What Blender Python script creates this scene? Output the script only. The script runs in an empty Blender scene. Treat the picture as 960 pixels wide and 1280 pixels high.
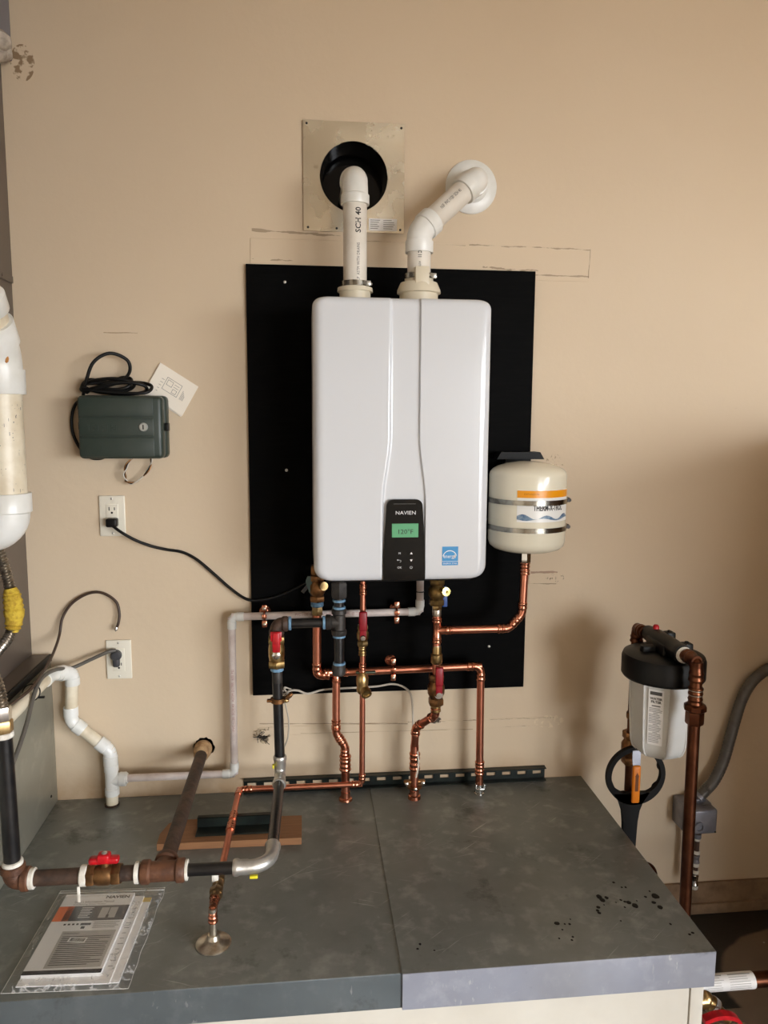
import bpy, bmesh, math, random
from mathutils import Vector as V, Matrix, noise as mnoise
random.seed(7)
sc = bpy.context.scene
COL = sc.collection
PI = math.pi

# ------------------------------------------------------------------ camera
FPX, PITCH, YAW, ROLL = 940.5, .12413, .10447, .00549
CAM = V((0, -2.1452, 1.6))
_f = V((math.sin(YAW)*math.cos(PITCH), math.cos(YAW)*math.cos(PITCH), -math.sin(PITCH)))
_r0 = V((math.cos(YAW), -math.sin(YAW), 0)); _u0 = _r0.cross(_f)
_r = math.cos(ROLL)*_r0 + math.sin(ROLL)*_u0
_u = -math.sin(ROLL)*_r0 + math.cos(ROLL)*_u0
cd = bpy.data.cameras.new('camera'); cam = bpy.data.objects.new('camera', cd); COL.objects.link(cam)
cd.sensor_fit = 'HORIZONTAL'; cd.sensor_width = 36; cd.lens = 36*FPX/960
cd.clip_start = .05; cd.clip_end = 100
M = Matrix((( _r.x, _u.x, -_f.x, CAM.x), (_r.y, _u.y, -_f.y, CAM.y), (_r.z, _u.z, -_f.z, CAM.z), (0, 0, 0, 1)))
cam.matrix_world = M
sc.camera = cam

# ------------------------------------------------------------------ light: bright overcast sky through the open garage door on the right
wd = bpy.data.worlds.new('sky'); sc.world = wd; wd.use_nodes = True
bg = wd.node_tree.nodes['Background']
bg.inputs[0].default_value = (.92, .96, 1.0, 1); bg.inputs[1].default_value = 24
def portal(name, loc, rot, sx, sy):
    ld = bpy.data.lights.new(name, 'AREA'); ld.shape = 'RECTANGLE'; ld.size = sx; ld.size_y = sy
    ld.cycles.is_portal = True
    o = bpy.data.objects.new(name, ld); o.location = loc; o.rotation_euler = rot; COL.objects.link(o)
portal('door_portal', (3.6, -4.15, 1.12), (0, PI/2, 0), 2.2, 2.5)
portal('front_portal', (2.8, -5.95, 1.12), (PI/2, 0, 0), 1.6, 2.2)
vs = sc.view_settings
vs.view_transform = 'Standard'; vs.look = 'None'; vs.gamma = 1; vs.use_curve_mapping = False
vs.exposure = -.1
sc.cycles.use_denoising = True
sc.cycles.max_bounces = 10; sc.cycles.diffuse_bounces = 5; sc.cycles.glossy_bounces = 4
sc.cycles.transparent_max_bounces = 12
sc.cycles.caustics_reflective = False; sc.cycles.caustics_refractive = False
sc.cycles.sample_clamp_indirect = 6

# ------------------------------------------------------------------ materials
def srgb(r, g, b):
    f = lambda c: (c/255/12.92) if c <= 10 else ((c/255+.055)/1.055)**2.4
    return (f(r), f(g), f(b), 1)
MATS = {}
class NT:
    def __init__(s, name):
        s.m = bpy.data.materials.new(name); s.m.use_nodes = True; s.t = s.m.node_tree
        s.b = s.t.nodes['Principled BSDF']; s.tc = None
    def n(s, typ, **kw):
        x = s.t.nodes.new(typ)
        for k, v in kw.items(): setattr(x, k, v)
        return x
    def l(s, a, b): s.t.links.new(a, b)
    def obj(s):
        if not s.tc: s.tc = s.n('ShaderNodeTexCoord')
        return s.tc.outputs['Object']
    def noise(s, scale, detail=4, vec=None, rough=.55):
        x = s.n('ShaderNodeTexNoise'); x.inputs['Scale'].default_value = scale
        x.inputs['Detail'].default_value = detail; x.inputs['Roughness'].default_value = rough
        s.l(vec or s.obj(), x.inputs['Vector']); return x.outputs['Fac']
    def scaled(s, sx, sy, sz):
        m = s.n('ShaderNodeMapping'); m.inputs['Scale'].default_value = (sx, sy, sz)
        s.l(s.obj(), m.inputs['Vector']); return m.outputs['Vector']
    def math(s, op, a, b=None, clamp=False):
        x = s.n('ShaderNodeMath', operation=op, use_clamp=clamp)
        for i, v in enumerate((a, b)):
            if v is None: continue
            if isinstance(v, (int, float)): x.inputs[i].default_value = v
            else: s.l(v, x.inputs[i])
        return x.outputs[0]
    def ramp(s, fac, lo, hi, a=0., b=1.):
        x = s.n('ShaderNodeMapRange'); x.inputs['From Min'].default_value = lo; x.inputs['From Max'].default_value = hi
        x.inputs['To Min'].default_value = a; x.inputs['To Max'].default_value = b; x.clamp = True
        s.l(fac, x.inputs['Value']); return x.outputs['Result']
    def mix(s, fac, a, b):
        x = s.n('ShaderNodeMix', data_type='RGBA')
        if isinstance(fac, (int, float)): x.inputs[0].default_value = fac
        else: s.l(fac, x.inputs[0])
        for i, v in ((6, a), (7, b)):
            if isinstance(v, tuple): x.inputs[i].default_value = v
            else: s.l(v, x.inputs[i])
        return x.outputs[2]
    def bump(s, h, strength, dist=.01):
        x = s.n('ShaderNodeBump'); x.inputs['Strength'].default_value = strength; x.inputs['Distance'].default_value = dist
        s.l(h, x.inputs['Height']); s.l(x.outputs[0], s.b.inputs['Normal'])
    def set(s, **kw):
        for k, v in kw.items():
            p = s.b.inputs[k.replace('_', ' ')]
            if hasattr(v, 'is_linked') or hasattr(v, 'links'): s.l(v, p)
            else: p.default_value = v
def mat(name, c, rough=.5, metal=0., c2=None, sc_=20, lo=.4, hi=.65, bump=0, bsc=80, spec=.5, coat=0, **kw):
    if name in MATS: return MATS[name]
    t = NT(name)
    c = srgb(*c)
    if c2:
        t.set(Base_Color=t.mix(t.ramp(t.noise(sc_, 6), lo, hi), c, srgb(*c2)))
    else: t.set(Base_Color=c)
    t.set(Roughness=rough, Metallic=metal)
    t.b.inputs['Specular IOR Level'].default_value = spec
    if coat: t.b.inputs['Coat Weight'].default_value = coat; t.b.inputs['Coat Roughness'].default_value = .05
    if bump: t.bump(t.noise(bsc, 3), bump, .004)
    MATS[name] = t.m; return t.m

pvc = mat('pvc_white', (236, 236, 233), .3, c2=(222, 221, 214), sc_=9)
pvc_old = mat('pvc_cream', (232, 222, 200), .38, c2=(214, 200, 174), sc_=14)
pvc_pipe = mat('pvc_pipe', (228, 222, 212), .32, c2=(212, 204, 192), sc_=12)
pvc_pink = mat('pvc_pinkish', (222, 210, 204), .35, c2=(206, 190, 184), sc_=30)
copper = mat('copper', (214, 142, 116), .3, 1., c2=(190, 112, 88), sc_=14, lo=.35, hi=.75)
copper_fit = mat('copper_fitting', (218, 148, 120), .25, 1., c2=(176, 106, 82), sc_=40, lo=.35, hi=.7)
copper_old = mat('aged_copper', (122, 78, 56), .34, 1., c2=(84, 50, 36), sc_=18, lo=.35, hi=.7)
solder = mat('solder', (200, 192, 178), .35, 1.)
brass = mat('brass', (196, 168, 118), .32, 1., c2=(146, 118, 76), sc_=40)
bronze = mat('bronze', (150, 106, 66), .4, .9, c2=(104, 74, 48), sc_=50)
iron = mat('black_iron', (17, 17, 19), .3, .0, c2=(34, 32, 31), sc_=25, bump=.15)
iron_fit = mat('grey_iron_fitting', (66, 62, 59), .5, .4, c2=(48, 45, 43), sc_=40, bump=.3)
rust = mat('rusty_iron', (84, 64, 52), .6, .3, c2=(56, 44, 38), sc_=30, bump=.4)
rust_fit = mat('rusty_fitting', (112, 74, 52), .55, .3, c2=(84, 56, 42), sc_=35, bump=.4)
steel = mat('press_steel', (206, 204, 198), .36, .8, c2=(176, 172, 166), sc_=30)
chrome = mat('chrome', (214, 214, 212), .12, 1.)
galv = mat('galvanised_box', (148, 148, 156), .45, .55, c2=(128, 128, 136), sc_=20)
tape = mat('white_tape', (232, 228, 218), .6, c2=(206, 198, 184), sc_=60, bump=.3)
blue_seal = mat('blue_sealant', (120, 158, 186), .5, c2=(90, 128, 160), sc_=120)
red = mat('red_handle', (196, 20, 32), .35, c2=(158, 14, 26), sc_=60)
darkred = mat('dark_red_handle', (140, 14, 30), .4)
orange = mat('orange_handle', (226, 128, 30), .4)
blue = mat('blue_handle', (52, 84, 148), .4)
black = mat('black_plastic', (11, 11, 11), .42, spec=.28)
black_dull = mat('black_rubber', (13, 12, 12), .6, spec=.25)
black_gloss = mat('black_gloss', (5, 5, 6), .10, spec=.22)
grey_cord_m = mat('grey_cord', (92, 88, 82), .5)
brown_cord_m = mat('brown_cord', (66, 50, 40), .45)
cond_m = mat('grey_conduit', (96, 92, 88), .4, c2=(80, 76, 72), sc_=30)
flexm = mat('flexible_steel', (176, 168, 156), .3, .95, c2=(126, 118, 108), sc_=60)
enamel = mat('white_enamel', (213, 216, 221), .16, spec=.5, coat=.15)
cream = mat('cream_plastic', (218, 208, 186), .4)
plate_m = mat('ivory_plate', (232, 226, 210), .3)
slot_m = mat('slot_black', (20, 18, 16), .6)
tank_m = mat('tank_enamel', (232, 226, 206), .2, coat=.3)
band_m = mat('steel_band', (170, 168, 160), .2, 1., c2=(120, 116, 108), sc_=30)
amber = mat('amber_print', (240, 158, 24), .3)
white_print = mat('white_print', (240, 240, 238), .3)
blueprint = mat('blue_print', (70, 104, 142), .3, c2=(150, 172, 190), sc_=60)
ink = mat('black_ink', (34, 32, 32), .6)
grey_ink = mat('grey_ink', (120, 116, 112), .6)
red_ink = mat('pink_ink', (176, 130, 124), .6)
silver_ink = mat('silver_ink', (226, 226, 228), .4)
star_blue = mat('star_blue', (40, 140, 200), .35)
green_box = mat('dark_green_plastic', (44, 56, 50), .42, c2=(50, 60, 54), sc_=30)
paper = mat('paper', (246, 238, 224), .7)
paper_w = mat('white_paper', (248, 247, 246), .55)
panel_w = mat('stand_white', (204, 199, 188), .6, c2=(196, 190, 178), sc_=5)
strut_m = mat('dark_green_steel', (34, 42, 38), .32, .3, c2=(26, 30, 28), sc_=30)
furn = mat('taupe_sheet_steel', (104, 92, 84), .4, .1, c2=(96, 86, 78), sc_=3)
duct_m = mat('blue_grey_duct', (128, 132, 148), .45, .4)
foam_y = mat('yellow_foam', (214, 184, 62), .8, c2=(176, 140, 40), sc_=90, bump=.8, bsc=160)
wrap_w = mat('white_duct_wrap', (206, 198, 188), .7, c2=(160, 150, 140), sc_=30, bump=.6)
wire_w = mat('white_wire', (202, 192, 178), .5)
bead = mat('water_spot', (9, 9, 9), .35, spec=.2)
tankblack = mat('bracket_black', (11, 11, 11), .5, spec=.2)
navy = mat('navy_print', (34, 34, 50), .35)
orange_p = mat('orange_print', (236, 112, 40), .35)
greybox = mat('grey_print', (188, 185, 181), .45)
sump_m = mat('sump_white', (226, 226, 224), .3, c2=(218, 218, 214), sc_=12)
def tin_mat():
    t = NT('shiny_tin')
    t.set(Base_Color=t.mix(t.ramp(t.noise(26, 5, rough=.65), .64, .80), srgb(226, 218, 200), srgb(158, 146, 124)), Metallic=.92, Roughness=t.ramp(t.noise(9, 4), .3, .7, .16, .34))
    t.bump(t.noise(4.5, 0), 1.0, .03); return t.m
tin = tin_mat()
plaster_raw = mat('broken_plaster', (196, 178, 150), .9, c2=(90, 74, 58), sc_=90, bump=.8)
yellow_tag = mat('yellow_tag', (222, 210, 40), .5)

def lcd_mat():
    t = NT('lcd_backlit'); t.set(Base_Color=srgb(84, 150, 108), Roughness=.25, Emission_Color=srgb(84, 160, 110), Emission_Strength=.22)
    return t.m
lcd = lcd_mat()

def wood_mat():
    t = NT('plank_wood'); v = t.scaled(3, 60, 60)
    t.set(Base_Color=t.mix(t.noise(3, 6, v), srgb(116, 78, 50), srgb(158, 112, 74)), Roughness=.6)
    t.bump(t.noise(3, 6, v), .25, .003); return t.m
wood = wood_mat()

def ply_mat():
    t = NT('black_painted_plywood'); v = t.scaled(4, 4, 40)
    g = t.noise(3, 6, v)
    t.set(Base_Color=t.mix(t.ramp(g, .45, .7), srgb(8, 8, 8), srgb(13, 12, 12)), Roughness=.55)
    t.b.inputs['Specular IOR Level'].default_value = .03
    t.bump(g, .2, .003); return t.m
ply = ply_mat()

def sheet_mat(name, c1, c2, c3, rough, metal):
    t = NT(name)
    n1 = t.noise(3.2, 8, rough=.65); n2 = t.noise(22, 6)
    def scratches(ang, sx, sy, sc2, lo):
        mp = t.n('ShaderNodeMapping', vector_type='TEXTURE'); mp.inputs['Rotation'].default_value = (0, 0, ang); mp.inputs['Scale'].default_value = (1/sx, 1/sy, .05)
        t.l(t.obj(), mp.inputs['Vector']); return t.ramp(t.noise(sc2, 3, mp.outputs[0]), lo, lo+.05)
    patch = t.ramp(t.noise(5, 4), .50, .66)
    scr = t.math('MAXIMUM', scratches(.7, 4, 110, 1.6, .64), t.math('MAXIMUM', scratches(-.35, 5, 140, 1.5, .66), scratches(.25, 3, 150, 1.4, .67)))
    scr = t.math('MULTIPLY', scr, patch)
    scuff = t.math('MULTIPLY', t.ramp(t.noise(75, 5, rough=.7), .62, .72), t.ramp(t.noise(4.5, 4), .5, .66))
    scr = t.math('MAXIMUM', scr, t.math('MULTIPLY', scuff, .4))
    col = t.mix(t.ramp(n1, .3, .72), srgb(*c1), srgb(*c2))
    col = t.mix(t.math('MULTIPLY', t.ramp(n2, .52, .75), .55), col, srgb(*c3))
    brown = t.math('MULTIPLY', t.ramp(t.noise(1.7, 5), .5, .75), .5)
    col = t.mix(brown, col, srgb(104, 98, 86))
    col = t.mix(t.math('MULTIPLY', scr, .6), col, srgb(200, 202, 200))
    dk = t.math('MULTIPLY', t.ramp(t.noise(8, 5, rough=.7), .60, .72), .55)
    col = t.mix(dk, col, srgb(58, 58, 54))
    t.set(Base_Color=col, Metallic=metal, Roughness=t.ramp(n1, .3, .7, rough-.06, rough+.1))
    t.bump(n2, .08, .002); return t.m
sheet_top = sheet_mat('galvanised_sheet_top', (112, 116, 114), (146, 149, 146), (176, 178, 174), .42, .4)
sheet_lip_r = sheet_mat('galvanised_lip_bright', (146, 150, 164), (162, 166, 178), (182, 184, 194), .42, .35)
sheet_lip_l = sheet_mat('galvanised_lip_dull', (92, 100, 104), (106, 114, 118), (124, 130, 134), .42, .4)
plenum_m = sheet_mat('galvanised_plenum', (150, 150, 138), (172, 170, 156), (190, 188, 174), .36, .4)

def wall_mat():
    t = NT('tan_wall_paint')
    o = t.obj(); sp = t.n('ShaderNodeSeparateXYZ'); t.l(o, sp.inputs[0]); X, Z = sp.outputs[0], sp.outputs[2]
    col = t.mix(t.ramp(t.noise(1.3, 4), .3, .7), srgb(212, 192, 165), srgb(216, 197, 171))
    # grime just above the stand and floor
    low = t.math('MULTIPLY', t.ramp(Z, .50, .60, 1, 0), t.ramp(t.noise(7, 6), .30, .6))
    left = t.ramp(X, .6, .9, 1, 0)
    col = t.mix(t.math('MULTIPLY', t.math('MULTIPLY', low, left), .7), col, srgb(158, 120, 76))
    def mul(*a):
        r = a[0]
        for b in a[1:]: r = t.math('MULTIPLY', r, b)
        return r
    nz = t.noise(30, 6); ng = t.noise(17, 5); nf = t.noise(130, 3)
    def hcrack(x0, z0, x1, z1, w=.0022, amp=.008, thr=.45, dark=(112, 88, 62), k=.55, inv=False):
        nonlocal col
        A, B = (Z, X) if inv else (X, Z)      # inv: vertical crack
        s = (z1-z0)/(x1-x0)
        line = t.math('ADD', t.math('MULTIPLY', t.math('SUBTRACT', A, x0), s), z0)
        d = t.math('ABSOLUTE', t.math('ADD', t.math('SUBTRACT', B, line), t.math('MULTIPLY', t.math('SUBTRACT', nz, .5), amp)))
        wv = t.math('MULTIPLY', t.ramp(ng, thr, thr+.25), w*1.15)
        m = t.math('LESS_THAN', d, wv)
        rng = mul(t.math('GREATER_THAN', A, min(x0, x1)), t.math('LESS_THAN', A, max(x0, x1)))
        col = t.mix(t.math('MULTIPLY', mul(m, rng), k), col, srgb(*dark))
    hcrack(-.14, 2.105, .10, 2.096, .004, .008, .35)
    hcrack(.16, 2.085, .45, 2.080, .0012, .006, .45)
    hcrack(.46, 2.082, .81, 2.078, .0034, .008, .38)
    hcrack(.62, 2.005, .81, 2.004, .0022, .005, .35)
    hcrack(2.0, .808, 2.08, .812, .002, .004, .35, inv=True)
    hcrack(-.14, 2.028, -.02, 2.026, .005, .012, .45)
    hcrack(.5, 2.022, .66, 2.016, .006, .014, .45)
    hcrack(-.14, .706, .3, .690, .0017, .004, .3)
    hcrack(.3, .694, .76, .692, .0018, .010, .40)
    hcrack(-.02, .672, .5, .664, .0012, .003, .35, (150, 124, 92), .6)
    hcrack(.55, .668, .77, .668, .0018, .006, .4)
    hcrack(.665, 1.146, .748, 1.146, .0028, .006, .3, (120, 70, 62))
    hcrack(.675, 1.112, .745, 1.110, .0016, .006, .35)
    hcrack(-.54, 1.825, -.45, 1.826, .0012, .003, .3, (150, 120, 90), .7)
    def blob(cx, cz, rx, rz, dark, thr, k, n):
        nonlocal col
        dx = t.math('DIVIDE', t.math('SUBTRACT', X, cx), rx); dz = t.math('DIVIDE', t.math('SUBTRACT', Z, cz), rz)
        d = t.math('ADD', t.math('MULTIPLY', dx, dx), t.math('MULTIPLY', dz, dz))
        m = mul(t.math('LESS_THAN', d, 1.0), t.ramp(n, thr, thr+.06), k)
        col = t.mix(m, col, srgb(*dark))
    blob(-.715, 2.50, .03, .045, (122, 92, 60), .48, .8, t.noise(40, 3))
    blob(.725, 1.45, .03, .05, (150, 124, 100), .56, .7, nf)
    blob(.74, 1.128, .03, .016, (90, 74, 62), .60, .9, nf)
    blob(.74, .68, .05, .02, (226, 208, 180), .52, .9, t.noise(60, 3))
    blob(.385, .697, .018, .01, (40, 30, 24), .45, .95, t.noise(60, 3))
    # scattered pin holes and chips
    vo = t.n('ShaderNodeTexVoronoi', feature='F1'); vo.inputs['Scale'].default_value = 9; t.l(o, vo.inputs['Vector'])
    pin = mul(t.math('LESS_THAN', vo.outputs['Distance'], t.math('MULTIPLY', t.ramp(t.noise(3.1, 2), .46, .75), .04)), .7)
    col = t.mix(pin, col, srgb(110, 90, 70))
    t.set(Base_Color=col, Roughness=.62)
    t.b.inputs['Specular IOR Level'].default_value = .35
    h = t.math('ADD', t.math('MULTIPLY', t.noise(38, 4), .6), t.math('MULTIPLY', t.noise(4, 3), 1.4))
    t.bump(h, .22, .006)
    return t.m
wallm = wall_mat()

def floor_mat():
    t = NT('garage_concrete')
    sp = t.n('ShaderNodeSeparateXYZ'); t.l(t.obj(), sp.inputs[0])
    col = t.mix(t.noise(5, 8), srgb(108, 90, 74), srgb(134, 116, 98))
    # wet stain along the footing: dark strip with an elliptical dry edge
    dx = t.math('DIVIDE', t.math('SUBTRACT', sp.outputs[0], 1.62), .46); dy = t.math('DIVIDE', t.math('ADD', sp.outputs[1], .36), .285)
    d = t.math('ADD', t.math('MULTIPLY', dx, dx), t.math('MULTIPLY', dy, dy))
    wob = t.math('MULTIPLY', t.math('SUBTRACT', t.noise(6, 3), .5), .25)
    wet = t.ramp(t.math('ADD', d, wob), .97, 1.03)
    wet = t.math('MULTIPLY', wet, t.math('GREATER_THAN', sp.outputs[1], -.4))
    col = t.mix(wet, col, srgb(44, 42, 38))
    spk = t.n('ShaderNodeTexVoronoi'); spk.inputs['Scale'].default_value = 14; t.l(t.obj(), spk.inputs['Vector'])
    col = t.mix(t.math('MULTIPLY', t.math('LESS_THAN', spk.outputs['Distance'], .06), .6), col, srgb(200, 195, 185))
    t.set(Base_Color=col, Roughness=t.ramp(wet, 0, 1, .75, .4)); t.bump(t.noise(60, 4), .2, .004)
    return t.m
floorm = floor_mat()
conc = mat('footing_concrete', (150, 124, 98), .85, c2=(122, 98, 76), sc_=18, bump=.5, bsc=50)
drive_m = mat('driveway_asphalt', (126, 122, 116), .9)
ceil_m = mat('ceiling_white', (216, 208, 196), .8)
room_m = mat('garage_wall_tan', (224, 212, 194), .8)

def CREASE(t):
    sp = t.n('ShaderNodeSeparateXYZ'); t.l(t.obj(), sp.inputs[0])
    return t.ramp(sp.outputs[2], .0090, .0115, 1, 0)
def bag_mat():
    t = NT('clear_plastic_film')
    gl = t.n('ShaderNodeBsdfGlossy'); gl.inputs['Roughness'].default_value = .14; gl.inputs['Color'].default_value = (1, 1, 1, 1)
    tr = t.n('ShaderNodeBsdfTransparent'); tr.inputs[0].default_value = (.985, .985, .985, 1)
    df = t.n('ShaderNodeBsdfDiffuse'); df.inputs[0].default_value = (.9, .9, .9, 1)
    fr = t.n('ShaderNodeLayerWeight'); fr.inputs['Blend'].default_value = .5; fw_ = t.math('ADD', t.math('MULTIPLY', t.math('POWER', fr.outputs['Facing'], 3), .6), .045)
    cre = t.math('MULTIPLY', t.ramp(t.math('ABSOLUTE', t.math('SUBTRACT', t.noise(26, 4), .5)), .0, .05, 1, 0), .38)
    cre = t.math('ADD', t.math('MULTIPLY', cre, CREASE(t)), .035)
    m0 = t.n('ShaderNodeMixShader'); t.l(cre, m0.inputs[0]); t.l(tr.outputs[0], m0.inputs[1]); t.l(df.outputs[0], m0.inputs[2])
    m1 = t.n('ShaderNodeMixShader'); t.l(fw_, m1.inputs[0]); t.l(m0.outputs[0], m1.inputs[1]); t.l(gl.outputs[0], m1.inputs[2])
    t.l(m1.outputs[0], t.t.nodes['Material Output'].inputs['Surface'])
    return t.m
bagm = bag_mat()

# ------------------------------------------------------------------ mesh builder
ORG = {}
def tag(o, label=None, cat=None, group=None, kind=None):
    if label: o['label'] = label
    if cat: o['category'] = cat
    if group: o['group'] = group
    if kind: o['kind'] = kind
    return o
def thing(name, label, cat, loc, group=None):
    o = bpy.data.objects.new(name, None); COL.objects.link(o); o.empty_display_size = .02
    o.location = V(loc); ORG[o.name] = V(loc)
    return tag(o, label, cat, group)

class MB:
    def __init__(s): s.v, s.f = [], []
    def add(s, vs, fs):
        n = len(s.v); s.v += [tuple(v) for v in vs]; s.f += [tuple(i+n for i in f) for f in fs]; return s
    def box(s, lo, hi, bev=0, seg=2, rot=None, about=None):
        bm = bmesh.new(); bmesh.ops.create_cube(bm, size=1)
        lo, hi = V(lo), V(hi); d = hi-lo; c = (lo+hi)/2
        for v in bm.verts: v.co = V((v.co.x*d.x, v.co.y*d.y, v.co.z*d.z))
        if bev: bmesh.ops.bevel(bm, geom=bm.edges[:], offset=min(bev, min(map(abs, d))*.49), segments=seg, affect='EDGES', profile=.5)
        for v in bm.verts: v.co += c
        if rot is not None:
            p = V(about) if about is not None else c
            for v in bm.verts: v.co = p + rot @ (v.co-p)
        bm.verts.index_update(); bm.normal_update()
        s.add([v.co.copy() for v in bm.verts], [[v.index for v in f.verts] for f in bm.faces]); bm.free(); return s
    def sweep(s, pts, rad, seg=20, cap=True, closed=False):
        pts = [V(p) for p in pts]; n = len(pts)
        if isinstance(rad, (int, float)): rad = [rad]*n
        tang = []
        for i in range(n):
            a, b = i, i
            if closed:
                d = pts[(i+1) % n]-pts[i-1]
            else:
                while a > 0 and (pts[a]-pts[i]).length < 1e-7: a -= 1
                while b < n-1 and (pts[b]-pts[i]).length < 1e-7: b += 1
                d = pts[b]-pts[a]
            tang.append(d.normalized() if d.length > 1e-9 else (tang[-1] if tang else V((0, 0, 1))))
        t0 = tang[0]; ref = V((0, 0, 1)) if abs(t0.z) < .9 else V((0, 1, 0))
        nn = (ref - t0*ref.dot(t0)).normalized()
        vs, fs = [], []
        for i in range(n):
            if i:
                q = tang[i-1].rotation_difference(tang[i]); nn = q @ nn
                nn = (nn - tang[i]*nn.dot(tang[i])).normalized()
            b = tang[i].cross(nn)
            for k in range(seg):
                a = 2*PI*k/seg
                vs.append(pts[i] + rad[i]*(math.cos(a)*nn + math.sin(a)*b))
        for i in range(n if closed else n-1):
            j = (i+1) % n
            for k in range(seg):
                k2 = (k+1) % seg
                fs.append((i*seg+k, i*seg+k2, j*seg+k2, j*seg+k))
        if cap and not closed:
            fs.append(tuple(range(seg))[::-1]); fs.append(tuple(range((n-1)*seg, n*seg)))
        return s.add(vs, fs)
    def lathe(s, p, d, prof, seg=28, cap=True):
        p, d = V(p), V(d).normalized()
        return s.sweep_axis(p, d, prof, seg, cap)
    def sweep_axis(s, p, d, prof, seg, cap):
        ref = V((0, 0, 1)) if abs(d.z) < .9 else V((0, 1, 0))
        n = (ref-d*ref.dot(d)).normalized(); b = d.cross(n); vs, fs = [], []
        for t, r in prof:
            for k in range(seg):
                a = 2*PI*k/seg; vs.append(p+d*t+max(r, 1e-5)*(math.cos(a)*n+math.sin(a)*b))
        for i in range(len(prof)-1):
            for k in range(seg):
                k2 = (k+1) % seg; fs.append((i*seg+k, i*seg+k2, (i+1)*seg+k2, (i+1)*seg+k))
        if cap:
            fs.append(tuple(range(seg))[::-1]); fs.append(tuple(range((len(prof)-1)*seg, len(prof)*seg)))
        return s.add(vs, fs)
    def cyl(s, a, b, r, seg=20): return s.sweep([a, b], r, seg)
    def hexnut(s, p, d, L, R): return s.lathe(p, d, [(0, R*.93), (L*.12, R), (L*.88, R), (L, R*.93)], 6)
    def sphere(s, c, r, seg=14, sq=(1, 1, 1)):
        c = V(c); vs, fs = [], []; m = seg//2
        for i in range(m+1):
            th = PI*i/m
            for k in range(seg):
                a = 2*PI*k/seg; vs.append(c+V((r*sq[0]*math.sin(th)*math.cos(a), r*sq[1]*math.sin(th)*math.sin(a), r*sq[2]*math.cos(th))))
        for i in range(m):
            for k in range(seg):
                k2 = (k+1) % seg; fs.append((i*seg+k, (i+1)*seg+k, (i+1)*seg+k2, i*seg+k2))
        return s.add(vs, fs)
    def prism(s, poly, ext):
        poly = [V(p) for p in poly]; ext = V(ext); n = len(poly)
        vs = poly+[p+ext for p in poly]
        fs = [tuple(range(n))[::-1], tuple(range(n, 2*n))]+[(i, (i+1) % n, n+(i+1) % n, n+i) for i in range(n)]
        return s.add(vs, fs)
    def build(s, name, m, parent=None, angle=38, base=None, flat=False):
        me = bpy.data.meshes.new(name)
        off = ORG[parent.name] if parent is not None else (V(base) if base is not None else V((0, 0, 0)))
        me.from_pydata([V(v)-off for v in s.v], [], s.f)
        bm = bmesh.new(); bm.from_mesh(me); bmesh.ops.recalc_face_normals(bm, faces=bm.faces[:]); bm.to_mesh(me); bm.free()
        me.materials.append(m)
        if not flat:
            me.shade_smooth(); me.set_sharp_from_angle(angle=math.radians(angle))
        o = bpy.data.objects.new(name, me); COL.objects.link(o)
        if parent is not None: o.parent = parent
        else: o.location = off
        ORG[o.name] = off
        return o

def spline(ps, n=8):
    ps = [V(p) for p in ps]; out = []
    q = [2*ps[0]-ps[1]]+ps+[2*ps[-1]-ps[-2]]
    for i in range(1, len(q)-2):
        a, b, c, d = q[i-1:i+3]
        for k in range(n):
            t = k/n
            out.append(.5*((2*b)+(c-a)*t+(2*a-5*b+4*c-d)*t*t+(3*b-a-3*c+d)*t**3))
    out.append(ps[-1]); return out

def pipe(name, a, b, r, m, par, seg=20): return MB().cyl(a, b, r, seg).build(name, m, par)
STY = {'pvc': (1.20, 1.09, .0), 'copper': (1.14, 1.08, 1.26), 'iron': (1.42, 1.26, 1.5), 'press': (1.2, 1.12, 1.36)}
def sock(r, style):
    a, b, c = STY[style]; return r*a, r*b, r*(c or a)
def end_profile(r, style, S):
    """radii along a socket from its open end inward: list of (distance, radius)"""
    a, b, c = sock(r, style)
    if style == 'pvc': return [(0, r*.99), (0, a*.985), (.0012, a), (S-.001, a), (S, b)]
    if style == 'copper': return [(0, r), (0, a), (S*.12, c), (S*.24, c), (S*.36, a), (S*.62, a), (S*.7, c*.97), (S*.8, c*.97), (S*.92, a), (S, b)]
    if style == 'press': return [(0, r), (0, a), (S*.1, c), (S*.3, c), (S*.42, a), (S*.9, a), (S, b)]
    return [(0, r*.95), (0, a*.96), (S*.15, c), (S*.8, c), (S, b)]
def elbow(p, a, b, r, m, par, T=None, S=None, style='copper', name='elbow', seg=22):
    p, a, b = V(p), V(a).normalized(), V(b).normalized()
    T = T or r*1.6; S = S or r*1.5
    ea = end_profile(r, style, S); br = sock(r, style)[1]
    pts = [p+a*(T+S-d) for d, _ in ea]; rad = [q for _, q in ea]
    w = math.cos((PI-a.angle(b))/2)
    P0, P2 = p+a*T, p+b*T
    for i in range(1, 10):
        t = i/10; c0, c1, c2 = (1-t)**2, 2*w*t*(1-t), t*t
        pts.append((c0*P0+c1*p+c2*P2)/(c0+c1+c2)); rad.append(br)
    pts += [p+b*(T+S-d) for d, _ in ea[::-1]]; rad += [q for _, q in ea[::-1]]
    return MB().sweep(pts, rad, seg).build(name, m, par)
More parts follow.
